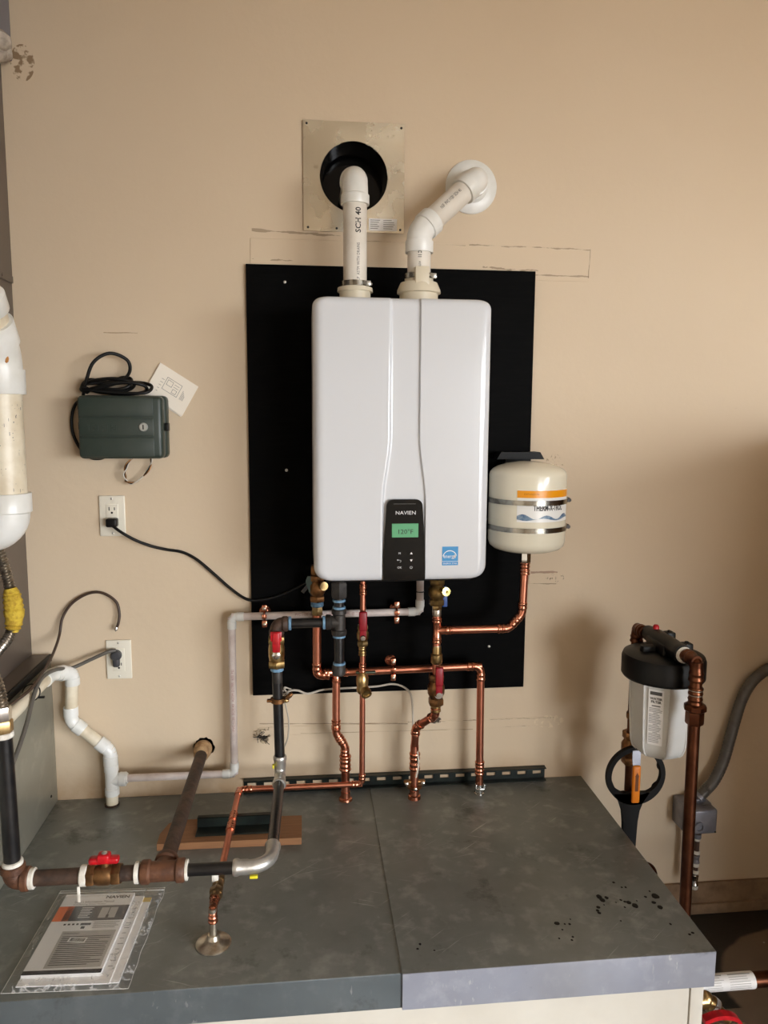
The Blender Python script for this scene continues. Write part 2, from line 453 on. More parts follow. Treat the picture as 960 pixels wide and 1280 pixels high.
def tee(p, d, b, r, m, par, L=None, style='copper', name='tee', rb=None, Lb=None):
    p, d, b = V(p), V(d).normalized(), V(b).normalized(); rb = rb or r
    L = L or r*3; Lb = Lb or rb*2.6; S = L*.45
    e = end_profile(r, style, S); mb = MB()
    mb.sweep([p-d*(L-x) for x, _ in e]+[p+d*(L-x) for x, _ in e[::-1]], [q for _, q in e]+[q for _, q in e[::-1]], 22)
    e = end_profile(rb, style, Lb*.45)
    mb.sweep([p]+[p+b*(Lb-x) for x, _ in e[::-1]], [sock(rb, style)[1]]+[q for _, q in e[::-1]], 22)
    return mb.build(name, m, par)
def coupling(a, b, r, m, par, style='copper', name='coupling'):
    a, b = V(a), V(b); L = (b-a).length; d = (b-a).normalized(); e = end_profile(r, style, L*.45)
    return MB().sweep([a+d*x for x, _ in e]+[b-d*x for x, _ in e[::-1]], [q for _, q in e]+[q for _, q in e[::-1]], 22).build(name, m, par)
def ring(p, d, L, R, m, par, name='ring', seg=22):
    p, d = V(p), V(d).normalized()
    return MB().lathe(p-d*L/2, d, [(0, R*.9), (L*.15, R), (L*.85, R), (L, R*.9)], seg).build(name, m, par)
def screw(p, d, r, m, par, name='screw'):
    p, d = V(p), V(d).normalized()
    return MB().lathe(p, d, [(0, r), (r*.3, r), (r*.6, r*.6)], 12).build(name, m, par)

def text_mesh(body, size, align='CENTER', bold=0):
    c = bpy.data.curves.new('t', 'FONT'); c.body = body; c.size = size; c.align_x = align; c.align_y = 'CENTER'; c.offset = bold
    c.resolution_u = 2
    o = bpy.data.objects.new('t', c); me = bpy.data.meshes.new_from_object(o)
    vs = [v.co.copy() for v in me.vertices]; fs = [tuple(p.vertices) for p in me.polygons]
    bpy.data.objects.remove(o); bpy.data.curves.remove(c); bpy.data.meshes.remove(me)
    return vs, fs
def flat_map(p, right, up, eps=.0005):
    p, right, up = V(p), V(right).normalized(), V(up).normalized(); n = right.cross(up)
    return lambda u, v: p+right*u+up*v+n*eps
def cyl_map(p, axis, n0, r, eps=.0004, along=True):
    """text running along the axis (along) or around it"""
    p, axis, n0 = V(p), V(axis).normalized(), V(n0); n0 = (n0-axis*n0.dot(axis)).normalized()
    if along:
        w = n0.cross(axis); return lambda u, v: p+axis*u+(r+eps)*(math.cos(v/r)*n0+math.sin(v/r)*w)
    w = axis.cross(n0); return lambda u, v: p+axis*v+(r+eps)*(math.cos(u/r)*n0+math.sin(u/r)*w)
def text(body, size, fn, m, par, name='printed_text', align='CENTER', bold=0, sx=1, mb=None):
    vs, fs = text_mesh(body, size, align, bold)
    b = mb or MB(); b.add([fn(v.x*sx, v.y) for v in vs], fs)
    if mb is None: return b.build(name, m, par, flat=True)
def patch(fn, u0, u1, v0, v1, mb=None, nu=1, nv=1):
    mb = mb or MB(); vs = [fn(u0+(u1-u0)*i/nu, v0+(v1-v0)*j/nv) for j in range(nv+1) for i in range(nu+1)]
    return mb.add(vs, [(j*(nu+1)+i, j*(nu+1)+i+1, (j+1)*(nu+1)+i+1, (j+1)*(nu+1)+i) for j in range(nv) for i in range(nu)])
def poly(fn, pts, mb=None):
    mb = mb or MB(); return mb.add([fn(*p) for p in pts], [tuple(range(len(pts)))])

# ------------------------------------------------------------------ setting
FZ = .02; BZ = .4977
HOLES = [(.137, 2.250, .0925, 0, 48), (-.302, .640, .030, .0025, 30), (-.128, .672, .017, .006, 22)]
def build_wall():
    xs, zs = {-2.0, 3.6}, {FZ, 3.0}
    cells = []
    for x, z, r, j, n in HOLES:
        h = r*1.3; cells.append((x-h, x+h, z-h, z+h)); xs |= {x-h, x+h}; zs |= {z-h, z+h}
    xs, zs = sorted(xs), sorted(zs); mb = MB()
    for i in range(len(xs)-1):
        for k in range(len(zs)-1):
            cx, cz = (xs[i]+xs[i+1])/2, (zs[k]+zs[k+1])/2
            if any(c[0] < cx < c[1] and c[2] < cz < c[3] for c in cells): continue
            mb.add([(xs[i], 0, zs[k]), (xs[i+1], 0, zs[k]), (xs[i+1], 0, zs[k+1]), (xs[i], 0, zs[k+1])], [(0, 1, 2, 3)])
    for (x, z, r, j, n), c in zip(HOLES, cells):
        # the hole's square cell may be cut by grid lines of the other holes: it is built whole
        h = r*1.3; inner, outer, back = [], [], []
        for q in range(n):
            a = 2*PI*(q+.5)/n+PI/4; rr = r+random.uniform(-j, j); ca, sa = math.cos(a), math.sin(a)
            inner.append((x+rr*ca, 0, z+rr*sa)); s = h/max(abs(ca), abs(sa)); outer.append((x+s*ca, 0, z+s*sa))
            back.append((x+rr*ca, .014, z+rr*sa))
        for q in range(4):
            a = PI/4+PI/2*q
        mb.add(inner+outer+back, [(q, (q+1) % n, n+(q+1) % n, n+q) for q in range(n)]+[(q, (q+1) % n, 2*n+(q+1) % n, 2*n+q) for q in range(n)])
        # corners of the square
        for q in range(4):
            a = PI/4+PI/2*q; sx, sz = math.copysign(1, math.cos(a)), math.copysign(1, math.sin(a))
            cand = sorted(outer, key=lambda p: (p[0]-x-sx*h)**2+(p[2]-z-sz*h)**2)[:2]
            mb.add([(x+sx*h, 0, z+sz*h)]+cand, [(0, 1, 2)])
    return mb.build('wall_back', wallm, None)
wall = tag(build_wall(), kind='structure')
# dark cavity behind the wall openings
mb = MB().box((-2.0, .10, FZ), (3.6, .14, 3.0)); tag(mb.build('wall_outer', mat('cavity_dark', (40, 34, 30), .9)), kind='structure')
# old board patches plastered over: thin slabs in the wall's own paint
for (x0, z0, x1, z1) in ((-.145, 1.99, .81, 2.083), (.66, 1.112, .748, 1.146), (-.14, .668, .775, .695)):
    MB().box((x0, -.0016, z0), (x1, .001, z1), .0008, 1).build('wall_patch', wallm, wall)
tag(MB().box((-2, -6, -.1), (3.6, .14, FZ)).build('floor', floorm), kind='structure')
tag(MB().box((-2, -6, 3.0), (3.6, .14, 3.1)).build('ceiling', ceil_m), kind='structure')
tag(MB().box((-2.1, -6, FZ), (-2, .14, 3.0)).build('wall_left', room_m), kind='structure')
mb = MB().box((3.6, -2.9, FZ), (3.7, .14, 3.0)).box((3.6, -6, FZ), (3.7, -5.4, 3.0)).box((3.6, -5.4, 2.22), (3.7, -2.9, 3.0))
tag(mb.build('wall_right', room_m), kind='structure')
mb = MB().box((-2, -6, FZ), (2.0, -5.9, 3.0)).box((2.0, -6, 2.2), (3.6, -5.9, 3.0))
tag(mb.build('wall_front', room_m), kind='structure')
tag(MB().box((-14, -18, -.2), (22, 6, -.11)).build('driveway', drive_m), kind='structure')
# concrete footing that shows below the paint
bb = MB().box((.84, -.012, FZ), (3.6, -.0005, .122), .003).build('baseboard_back', conc); tag(bb, kind='structure')
MB().box((.84, -.022, FZ), (3.6, -.010, .055), .004).build('footing_ledge', conc, bb)
# unseen half-height block added right of the view to shade the wall's lower right
tag(MB().box((1.54, -1.6, FZ), (1.66, 0, 1.57)).build('added_shade_blocker', mat('brown_blocker', (128, 98, 68), .8)), kind='structure')

# ------------------------------------------------------------------ heater stand
st = thing('heater_stand', 'low platform topped with two scratched grey metal sheets, white front', 'stand', (.0, -.38, FZ))
mb = MB().box((-1.6, -.765, FZ), (.80, -.002, BZ-.002)); mb.build('stand_body', panel_w, st)
MB().box((.803, -.767, FZ), (.832, -.70, BZ-.004), .002).build('corner_trim', panel_w, st)
def metal_sheet(x0, x1, z, yf, lip_z, mt, ml, bev):
    t = MB().box((x0, yf, z-.0014), (x1, -.001, z), .0006, 1).build('metal_sheet', mt, st)
    MB().box((x0, yf-.0014, lip_z), (x1, yf, z), .0006, 1).build('front_lip', ml, t)
    return t
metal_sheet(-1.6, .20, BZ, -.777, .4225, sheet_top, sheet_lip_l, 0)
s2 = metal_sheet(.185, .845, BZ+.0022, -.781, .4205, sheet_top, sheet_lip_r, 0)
MB().box((.8436, -.782, .4205), (.845, -.001, BZ+.0022), .0005, 1).build('side_lip', sheet_lip_r, s2)
def HP(px, py, z):
    d = _r*((px-480)/FPX)+_u*((640-py)/FPX)+_f; return CAM+d*((z-CAM.z)/d.z)
mb = MB()
spots = [(819, 1120, 9), (817, 1128, 5), (825, 1134, 6), (786, 1128, 5), (794, 1132, 7), (776, 1125, 3), (781, 1127, 3), (782, 1109, 3), (777, 1109, 2.5), (767, 1103, 3),
         (749, 1121, 7), (753, 1125, 6), (758, 1122, 5), (748, 1134, 4), (747, 1138, 4), (749, 1141, 4), (696, 1154, 5), (706, 1121+34, 2.5), (699, 1173, 2.5), (716, 1171, 2.5),
         (715, 1175, 2.5), (838, 1155, 3), (862, 1168, 3), (866, 1166, 3), (807, 1121, 3), (812, 1114, 2.5), (770, 1128, 2), (781, 1134, 2.5), (796, 1126, 2), (713, 1149, 2),
         (712, 1155, 3), (703, 1162, 2), (525, 1180, 3), (522, 1186, 2.5), (543, 1188, 2), (776, 1151, 2), (755, 1131, 2)]
for px, py, w in spots:
    c = HP(px, py, BZ+.0026); r = w*.5*.0021; n = 10; ph = random.random()*6; e = random.uniform(.8, 1.25)
    ring_ = [(c.x+r*e*math.cos(2*PI*k/n+ph)*(1+.15*random.uniform(-1, 1)), c.y+r*1.15*math.sin(2*PI*k/n+ph)*(1+.15*random.uniform(-1, 1)), c.z) for k in range(n)]
    mb.add(ring_+[(c.x, c.y, c.z+.0006)], [(k, (k+1) % n, n) for k in range(n)])
tag(mb.build('water_spots', bead, s2), kind='stuff')

# ------------------------------------------------------------------ furnace on the left
fu = thing('furnace', 'taupe sheet metal furnace cabinet along the left edge on a galvanised base', 'furnace', (-1.1, -.45, BZ))
MB().box((-1.55, -.95, .935), (-.768, -.004, 1.955), .002).build('lower_cabinet', furn, fu)
MB().box((-1.55, -.95, 1.957), (-.766, -.004, 2.50), .002).build('upper_cabinet', furn, fu)
sf = MB().box((-1.55, -.95, 1.948), (-.7645, -.004, 1.966), .001).build('seam_flange', furn, fu)
for k in range(3): screw((-.7645, -.08-.22*k, 1.957), (1, 0, 0), .004, furn, sf)
MB().box((-1.5, -.8, 2.50), (-.738, -.006, 2.74), .001).build('supply_duct', duct_m, fu)
pl = MB().box((-1.55, -1.0, BZ+.001), (-.718, -.006, .915), .001).build('base_plenum', plenum_m, fu)
MB().box((-1.5, -1.0, .915), (-.722, -.012, .936)).build('base_flange', furn, fu)
MB().box((-.7195, -1.0, .918), (-.7125, -.012, .938), .001).build('edge_angle', black_dull, fu)
MB().box((-.7185, -1.0, .868), (-.7150, -.012, .875), .0008).build('dark_strip', black_dull, pl)  # thin dark strip running along the plenum side
for (y, z) in ((-.06, .54), (-.12, .90)): screw((-.718, y, z), (1, 0, 0), .004, slot_m, pl)
mb = MB()
for k in range(26):
    a = random.random()
    c = V((-.752+random.uniform(-.02, .020), -.05-.30*a, 2.54-.06*random.random()-.03*a)); mb.sphere(c, random.uniform(.012, .032), 10, (1, 1.3, .7))
tag(mb.build('duct_wrap', wrap_w, fu), kind='stuff')

# furnace vent, white PVC 3 inch
fv = thing('furnace_vent_pipe', 'thick scuffed white plastic vent pipe with elbows at the left edge', 'pipe', (-.697, -.30, 1.42))
X0, Y0 = -.699, -.30
pipe('pipe', (X0, Y0, 1.38), (X0, Y0, 1.67), .0445, pvc_old, fv, 28)
elbow((X0, Y0, 1.330), (0, 0, 1), (-1, 0, 0), .0445, pvc, fv, T=.045, S=.045, style='pvc', seg=28)
elbow((X0, Y0, 1.738), (0, 0, -1), (0, -.62, .78), .0445, pvc, fv, T=.030, S=.058, style='pvc', seg=28)
dd = V((0, -.62, .78)).normalized(); q = V((X0, Y0, 1.738))
pipe('pipe', q+dd*.07, q+dd*.14, .0445, pvc_old, fv, 28)
elbow(q+dd*.20, -dd, (-1, 0, .2), .0445, pvc, fv, T=.045, S=.04, style='pvc', seg=28)
qe = q+dd*.20; pipe('pipe', qe+V((-.03, 0, .006)), (-.77, qe.y, qe.z+.014), .0445, pvc_old, fv, 28)
fm = cyl_map((X0, Y0, 1.53), (0, 0, 1), (.55, -1, 0), .0445)
mb = MB()
for k in range(46):
    u, v = random.uniform(-.11, .11), random.uniform(-.05, .05); w = random.uniform(.0006, .002); h = random.uniform(.001, .009)*(1 if random.random() < .4 else .3)
    patch(fm, u, u+h, v, v+w, mb)
tag(mb.build('scuff_marks', grey_ink, fv), kind='stuff')
mb = MB().sphere(V((X0+.030, Y0-.040, 1.728)), .006, 8, (1, .5, 1.6)); mb.build('rust_spot', mat('rust_spot_tan', (190, 130, 70), .8), fv)

# flexible steel connector with yellow foam
fx = thing('flexible_gas_connector', 'ribbed steel flexible hose wrapped in yellow foam by the furnace', 'hose', (-.73, -.24, 1.1))
def ribbed(ps, r, n=14, amp=.12, step=.0055):
    c = spline(ps, 24); out, rad = [c[0]], [r]; acc = 0; k = 0
    for i in range(1, len(c)):
        acc += (c[i]-c[i-1]).length
        if acc > step/2: out.append(c[i]); k += 1; rad.append(r*(1+amp*(1 if k % 2 else -1))); acc = 0
    return out, rad
pts, rad = ribbed([(-.772, -.215, 1.30), (-.758, -.22, 1.275), (-.748, -.215, 1.23), (-.741, -.21, 1.185), (-.737, -.21, 1.14), (-.737, -.215, 1.09), (-.739, -.23, 1.055), (-.752, -.27, 1.03), (-.764, -.34, 1.01), (-.764, -.42, 1.0)], .0125)
MB().sweep(pts, rad, 16).build('hose', flexm, fx)
c = spline([(-.738, -.211, 1.172), (-.733, -.212, 1.14), (-.731, -.214, 1.10), (-.735, -.22, 1.062)], 8)
mb = MB().sweep(c, [.015+.008*math.sin(PI*i/(len(c)-1))+random.uniform(-.002, .003) for i in range(len(c))], 14); mb.build('foam_wrap', foam_y, fx)

# ------------------------------------------------------------------ black board
bd = thing('backing_board', 'black painted plywood board on the wall behind the white heater', 'board', (.247, 0, .797))
MB().box((-.157, -.0125, .797), (.650, -.002, 2.013), .0012, 1).build('panel', ply, bd)
for x, z in ((-.052, 1.967), (-.053, 1.453), (.541, .926), (.341, .872)): screw((x, -.0125, z), (0, -1, 0), .0042, steel, bd)

# ------------------------------------------------------------------ water heater
wh = thing('water_heater', 'white wall hung tankless water heater with black control panel', 'water heater', (.239, -.0125, 1.193))
hx0, hx1, hz0, hz1, yf, yb = .019, .459, 1.193, 1.889, -.30, -.0135
def build_case():
    rb, rt, re, R, S, D = .036, .024, .016, .024, .007, .0075
    ds = [0, .0006, .0018, .004, .007, .011, .016, .022, .029, .036]
    zs = [hz0+d for d in ds]+[hz0+.036+(hz1-hz0-.072)*k/34 for k in range(1, 34)]+[hz1-d for d in ds[::-1]]
    arc = [PI/2*k/7 for k in range(8)]; mb = MB(); n = 0; vs = []
    for z in zs:
        db, dt = z-hz0, hz1-z
        ins = (rb-math.sqrt(max(0, rb*rb-(rb-db)**2)) if db < rb else 0)+(rt-math.sqrt(max(0, rt*rt-(rt-dt)**2)) if dt < rt else 0)
        e = min(db, dt); yo = re-math.sqrt(max(0, re*re-(re-e)**2)) if e < re else 0
        a = max(0, min(1, (1.56-z)/.17)); a = a*a*(3-2*a)
        xa, xb = .212-.0175*a, .279+.0165*a
        L, Rr = hx0+ins, hx1-ins
        row = [(L, yb)]+[(L+R-R*math.cos(t), yf+R-R*math.sin(t)) for t in arc]
        row += [(L+R+.004, yf), (xa-S-.030, yf), (xa-S-.003, yf), (xa-S, yf)]
        row += [(xa-S+S*k/5, yf+D*(.5-.5*math.cos(PI*k/5))) for k in range(1, 6)]
        row += [(xa+.003, yf+D), (xb-.003, yf+D)]
        row += [(xb+S*.45*k/4, yf+D*(.5+.5*math.cos(PI*k/4))) for k in range(0, 5)]
        row += [(xb+S*.45+.003, yf), (xb+S*.45+.03, yf), (Rr-R-.004, yf)]+[(Rr-R+R*math.sin(t), yf+R-R*math.cos(t)) for t in arc]+[(Rr, yb)]
        n = len(row); sc_ = 1-yo/(yb-yf)
        vs += [(x, yb+(y-yb)*sc_, z) for x, y in row]
    fs = [(i*n+k, i*n+k+1, (i+1)*n+k+1, (i+1)*n+k) for i in range(len(zs)-1) for k in range(n-1)]
    fs += [tuple(range(n)), tuple(range((len(zs)-1)*n, len(zs)*n))[::-1]]
    fs += [(i*n, (i+1)*n, (i+1)*n+n-1, i*n+n-1) for i in range(len(zs)-1)]
    return MB().add(vs, fs).build('casing', enamel, wh, angle=50)
case = build_case()
MB().box((.05, -.25, hz0-.012), (.43, -.03, hz0+.002), .004).build('bottom_tray', black, wh)
MB().box((.355, -.03, hz1-.01), (.375, -.013, hz1+.022), .004).build('hanging_tab', steel, wh)
# control panel
def rpoly(c):  # rounded polygon (x,z)
    out = []
    n = len(c)
    for i in range(n):
        p = V(c[i][:2]); r = c[i][2]; a = (V(c[i-1][:2])-p).normalized(); b = (V(c[(i+1) % n][:2])-p).normalized()
        if r == 0: out.append(p); continue
        for k in range(7):
            t = k/6; out.append((1-t)**2*(p+a*r)+2*t*(1-t)*p+t*t*(p+b*r))
    return out
pp = rpoly([(.1925, hz0+.003, 0), (.2985, hz0+.003, 0), (.2985, 1.25, .03), (.289, 1.400, .018), (.2005, 1.400, .018), (.1925, 1.25, .03)])
cp = MB().prism([(x, -.2925, z) for x, z in pp], (0, -.0105, 0)).build('control_panel', black_gloss, wh)
pq = [(.245+(x-.245)*.93, 1.30+(z-1.30)*.96) for x, z in pp]
fp = flat_map((.2455, -.3032, 1.30), (1, 0, 0), (0, 0, 1))
text('NAVIEN', .0130, lambda u, v: fp(u+.002, v+.066), silver_ink, cp, 'brand_lettering', sx=1.12)
scr = MB().box((.2130, -.3040, 1.3045), (.2800, -.3025, 1.3395), .0008, 1).build('lcd_screen', lcd, cp)
fs_ = flat_map((.2465, -.3041, 1.3185), (1, 0, 0), (0, 0, 1))
text('120°F', .0165, fs_, ink, scr, 'lcd_digits', sx=1.05)
patch(lambda u, v: fp(u, v), -.045+.016, .027, .0885, .0892, MB()).build('panel_hairline', grey_ink, cp)
def key(fill):
    m_ = MB(); fill(m_); m_.build('key_symbol', silver_ink, cp, flat=True)
def ring2d(fn, cx, cy, r0, r1, a0, a1, mb, n=18):
    for k in range(n):
        t0, t1 = a0+(a1-a0)*k/n, a0+(a1-a0)*(k+1)/n
        poly(fn, [(cx+r0*math.cos(t0), cy+r0*math.sin(t0)), (cx+r1*math.cos(t0), cy+r1*math.sin(t0)), (cx+r1*math.cos(t1), cy+r1*math.sin(t1)), (cx+r0*math.cos(t1), cy+r0*math.sin(t1))], mb)
key(lambda m_: text('M', .0075, lambda u, v: fp(u-.0125, v-.036), None, None, mb=m_))
key(lambda m_: text('OK', .0075, lambda u, v: fp(u-.0125, v-.072), None, None, mb=m_))
key(lambda m_: poly(fp, [(.0135, -.0385), (.0205, -.0385), (.017, -.0325)], m_))
key(lambda m_: poly(fp, [(.0135, -.0515), (.017, -.0575), (.0205, -.0515)], m_))
key(lambda m_: (ring2d(fp, .017, -.072, .0026, .0033, PI*.7, PI*2.3, m_), patch(fp, .0167, .0173, -.0715, -.0682, m_)))
key(lambda m_: (ring2d(fp, -.0118, -.0555, .0024, .0031, -PI/2, PI/2, m_, 8), patch(fp, -.0165, -.0118, -.0531, -.0524, m_), poly(fp, [(-.0165, -.0505), (-.0165, -.055), (-.0190, -.0527)], m_)))
# energy efficiency sticker
fe = flat_map((.362, -.3003, 1.2555), (1, 0, 0), (0, 0, 1))
stk = patch(fe, -.0205, .0205, -.024, .024).build('efficiency_sticker', star_blue, wh)
fe2 = flat_map((.362, -.3003, 1.2555), (1, 0, 0), (0, 0, 1), .001)
mb = MB(); ring2d(fe2, -.001, -.004, .0165, .0185, .35, PI-.2, mb, 20)
text('energy', .0135, lambda u, v: fe2(u-.002, v-.001), None, None, mb=mb, sx=.85)
sp_ = [(.0115+(.0058 if k % 2 == 0 else .0024)*math.sin(PI*k/5), -.001+(.0058 if k % 2 == 0 else .0024)*math.cos(PI*k/5)) for k in range(10)]
for k in range(10): poly(fe2, [(.0115, -.001), sp_[k], sp_[(k+1) % 10]], mb)
text('ENERGY STAR', .0056, lambda u, v: fe2(u, v-.0195), None, None, mb=mb)
patch(fe2, -.0205, .0205, -.0142, -.0133, mb); mb.build('sticker_print', white_print, stk)

# exhaust collar etc. belong to the vents standing on the heater
ev = thing('exhaust_vent_pipe', 'straight white vent pipe rising from heater into the dark square-plated opening', 'pipe', (.131, -.15, hz1))
ex, ez = .131, 2.212
MB().lathe((ex, -.15, hz1-.003), (0, 0, 1), [(0, .040), (.036, .040), (.036, .046), (.046, .045), (.048, .036), (.062, .0355)], 28).build('collar', cream, ev)
pipe('pipe', (ex, -.15, hz1), (ex, -.15, 2.15), .0302, pvc_pipe, ev, 28)
elbow((ex, -.15, ez), (0, 0, -1), (0, 1, 0), .0302, pvc, ev, T=.050, S=.024, style='pvc', seg=28)
pipe('pipe', (ex, -.09, ez), (ex, .09, ez), .0302, pvc_pipe, ev, 28)
def hose_clamp(p, d, R, par, side):
    c = MB().lathe(V(p)-V(d)*.0065, d, [(0, R), (0, R+.0016), (.013, R+.0016), (.013, R)], 32).build('hose_clamp', band_m, par)
    sd = V(side).normalized(); q = V(p)+sd*(R+.004); tng = V(d).cross(sd)
    MB().box(q-V((.006, .006, .006)), q+V((.006, .006, .006)), .001).lathe(q-tng*.016, tng, [(0, .005), (.004, .0052), (.007, .0035), (.03, .0035)], 12).build('clamp_screw', steel, c)
    return c
hose_clamp((ex, -.15, hz1+.052), (0, 0, 1), .0362, ev, (.8, -.6, 0))
fx_ = cyl_map((ex, -.15, 2.02), (0, 0, 1), (.22, -1, 0), .0302)
text('SCH 40', .0195, lambda u, v: fx_(u+.075, v), ink, ev, bold=.0004)
text('NSF-dwv VLP  ASTM WITH DRAINS', .0105, lambda u, v: fx_(u+.02, v), ink, ev, align='RIGHT', sx=.82)
text('280 PSI @ 7', .0105, lambda u, v: fx_(u+.118, v), ink, ev, align='LEFT', sx=.6)

iv = thing('intake_vent_pipe', 'bent white vent pipe from heater top to round white wall flange', 'pipe', (.297, -.15, hz1))
MB().lathe((.297, -.15, hz1-.003), (0, 0, 1), [(0, .050), (.034, .050), (.036, .057), (.044, .056), (.062, .048), (.064, .0375), (.084, .036), (.084, .031)], 28).build('adapter', cream, iv)
mb = MB().box((.281, -.199, hz1+.03), (.317, -.150, hz1+.094), .002); mb.build('adapter_rib', cream, iv)
hose_clamp((.297, -.15, hz1+.075), (0, 0, 1), .0378, iv, (.85, -.53, 0))
v1, v2 = V((.297, -.15, 2.076)), V((.462, -.088, 2.236))
du = (v2-v1).normalized()
pipe('pipe', (.297, -.15, hz1), (.297, -.15, 2.05), .0302, pvc_pipe, iv, 28)
elbow(v1, (0, 0, -1), du, .0302, pvc, iv, T=.022, S=.030, style='pvc', seg=28)
pipe('pipe', v1+du*.04, v2-du*.04, .0302, pvc_pipe, iv, 28)
elbow(v2, -du, (0, 1, 0), .0302, pvc, iv, T=.034, S=.030, style='pvc', seg=28)
pipe('pipe', v2+V((0, .05, 0)), v2+V((0, .0875, 0)), .0302, pvc_pipe, iv, 28)
MB().lathe((v2.x, -.0005, v2.z), (0, -1, 0), [(0, .072), (.004, .072), (.008, .068), (.011, .045), (.020, .038), (.020, .031)], 40).build('wall_flange', pvc, iv)
f2 = cyl_map(v1+du*.115, du, (-.1, -1, .15), .0302)
text('NSF  PVC 1120  SCH 40', .0125, f2, ink, iv, align='CENTER', sx=.62)
f2 = cyl_map((.297, -.15, 2.003), (0, 0, -1), (-.1, -1, 0), .0302)
text('PVC 11', .013, lambda u, v: f2(u-.018, v), ink, iv, bold=.0004, sx=.7); text('ASTM-D', .008, lambda u, v: f2(u+.016, v), ink, iv, sx=.8)

# square flashing plate with a black sleeve through the wall
fl = thing('flashing_plate', 'square shiny metal flashing plate with large round black opening', 'wall plate', (.137, 0, 2.25))
def plate_hole(x0, x1, z0, z1, cx, cz, r, y0, y1, n=64):
    inn, out = [], []
    for q in range(n):
        a = 2*PI*q/n+PI/4; ca, sa = math.cos(a), math.sin(a)
        inn.append((cx+r*ca, cz+r*sa)); sx = ((x1 if ca > 0 else x0)-cx)/ca if abs(ca) > 1e-6 else 1e9; sz = ((z1 if sa > 0 else z0)-cz)/sa if abs(sa) > 1e-6 else 1e9
        s = min(sx, sz); out.append((cx+s*ca, cz+s*sa))
    # snap the nearest outer points to the corners
    for c in ((x0, z0), (x0, z1), (x1, z0), (x1, z1)):
        k = min(range(n), key=lambda i: (out[i][0]-c[0])**2+(out[i][1]-c[1])**2); out[k] = c
    vs = [(x, y0, z) for x, z in inn+out]+[(x, y1, z) for x, z in inn+out]; fs = []
    for q in range(n):
        w = (q+1) % n
        fs += [(q, w, n+w, n+q), (2*n+q, 2*n+w, 3*n+w, 3*n+q), (q, w, 2*n+w, 2*n+q), (n+q, n+w, 3*n+w, 3*n+q)]
    return MB().add(vs, fs)
pl_ = plate_hole(.0, .275, 2.106, 2.392, .137, 2.250, .0925, -.006, -.0005).build('plate', tin, fl)
for x, z in ((.010, 2.383), (.266, 2.381), (.012, 2.115), (.265, 2.115), (.09, 2.114)): screw((x, -.006, z), (0, -1, 0), .0032, slot_m, fl)
MB().lathe((.137, -.004, 2.25), (0, 1, 0), [(0, .0918), (.03, .0918), (.03, .088), (.05, .088), (.05, .085), (.075, .085), (.075, .0905), (.098, .0905), (.0981, .0)], 48, cap=False).build('sleeve', black_gloss, fl)
fq = flat_map((.206, -.0062, 2.127), (1, 0, 0), (0, 0, 1), .0006)
lb = patch(fq, -.028, .050, -.016, .016).build('rating_label', paper_w, fl); mb = MB()
for k in range(5):
    for u0, u1 in ((-.024, .006), (.012, .046)): patch(lambda u, v: fq(u, v)+V((0, -.0004, 0)), u0, u1-random.uniform(0, .012), .011-.0055*k, .0125-.0055*k, mb)
mb.build('label_lines', grey_ink, lb)

# ------------------------------------------------------------------ expansion tank
et = thing('expansion_tank', 'cream expansion tank strapped upright beside heater with orange label', 'tank', (.602, -.15, 1.235))
tx, ty, tr = .603, -.15, .1045
prof = [(0, .015), (.001, .04), (.006, .072), (.012, .090), (.021, .1005), (.034, tr), (.212, tr), (.221, .102), (.229, .095), (.236, .082), (.243, .06), (.248, .03), (.249, .004)]
MB().lathe((tx, ty, 1.237), (0, 0, 1), prof, 48).build('shell', tank_m, et, angle=60)
ftk = cyl_map((tx, ty, 1.36), (0, 0, 1), (.18, -1, 0), tr, .0006, along=False)
lab = patch(ftk, -.075, .095, -.028, .056, None, 24).build('paper_label', white_print, et)
ftk2 = cyl_map((tx, ty, 1.36), (0, 0, 1), (.18, -1, 0), tr, .0012, along=False)
patch(ftk2, -.075, .095, .036, .055, None, 24).build('orange_stripe', amber, lab)
mb = MB(); n = 24; up = []
for i in range(n+1):
    u = -.075+.17*i/n; v = -.012+.006*math.sin(i*.7)-.004*(1-abs(2*i/n-1)); up.append((ftk2(u, -.021-.003*math.sin(i*.5)), ftk2(u, v)))
for i in range(n): mb.add([up[i][0], up[i+1][0], up[i+1][1], up[i][1]], [(0, 1, 2, 3)])
mb.build('wave_print', blueprint, lab)
text('EXPANSION', .0075, lambda u, v: ftk2(u-.038, v+.0455), mat('amber_ink', (186, 104, 14), .5), lab, 'stripe_lettering', sx=.95)
text('THERM-X-TROL', .0205, lambda u, v: ftk2(u+.012, v+.009), ink, lab, 'label_lettering', bold=.0006, sx=.62)
def tank_band(z):
    b = MB().lathe((tx, ty, z-.0065), (0, 0, 1), [(0, tr+.0012), (0, tr+.003), (.013, tr+.003), (.013, tr+.0012)], 48).build('strap', band_m, et)
    q = V((tx+.1065, ty-.012, z)); MB().box(q-V((.005, .010, .006)), q+V((.007, .010, .006)), .0015).build('strap_screw', iron_fit, b)
    MB().lathe(q+V((.002, -.018, 0)), (0, 1, 0), [(0, .0055), (.006, .0055), (.008, .003), (.03, .003)], 12).build('strap_bolt', iron_fit, b)
tank_band(1.382); tank_band(1.309)
MB().box((.565, -.052, 1.22), (.641, -.0126, 1.490), .003).build('bracket', tankblack, et)
MB().prism([(.535, -.02, 1.487), (.672, -.02, 1.487), (.660, -.02, 1.507), (.547, -.02, 1.507)], (0, -.055, 0)).build('bracket_cap', tankblack, et)
MB().hexnut((tx, ty, 1.205), (0, 0, 1), .036, .0145).build('nipple', chrome, et)

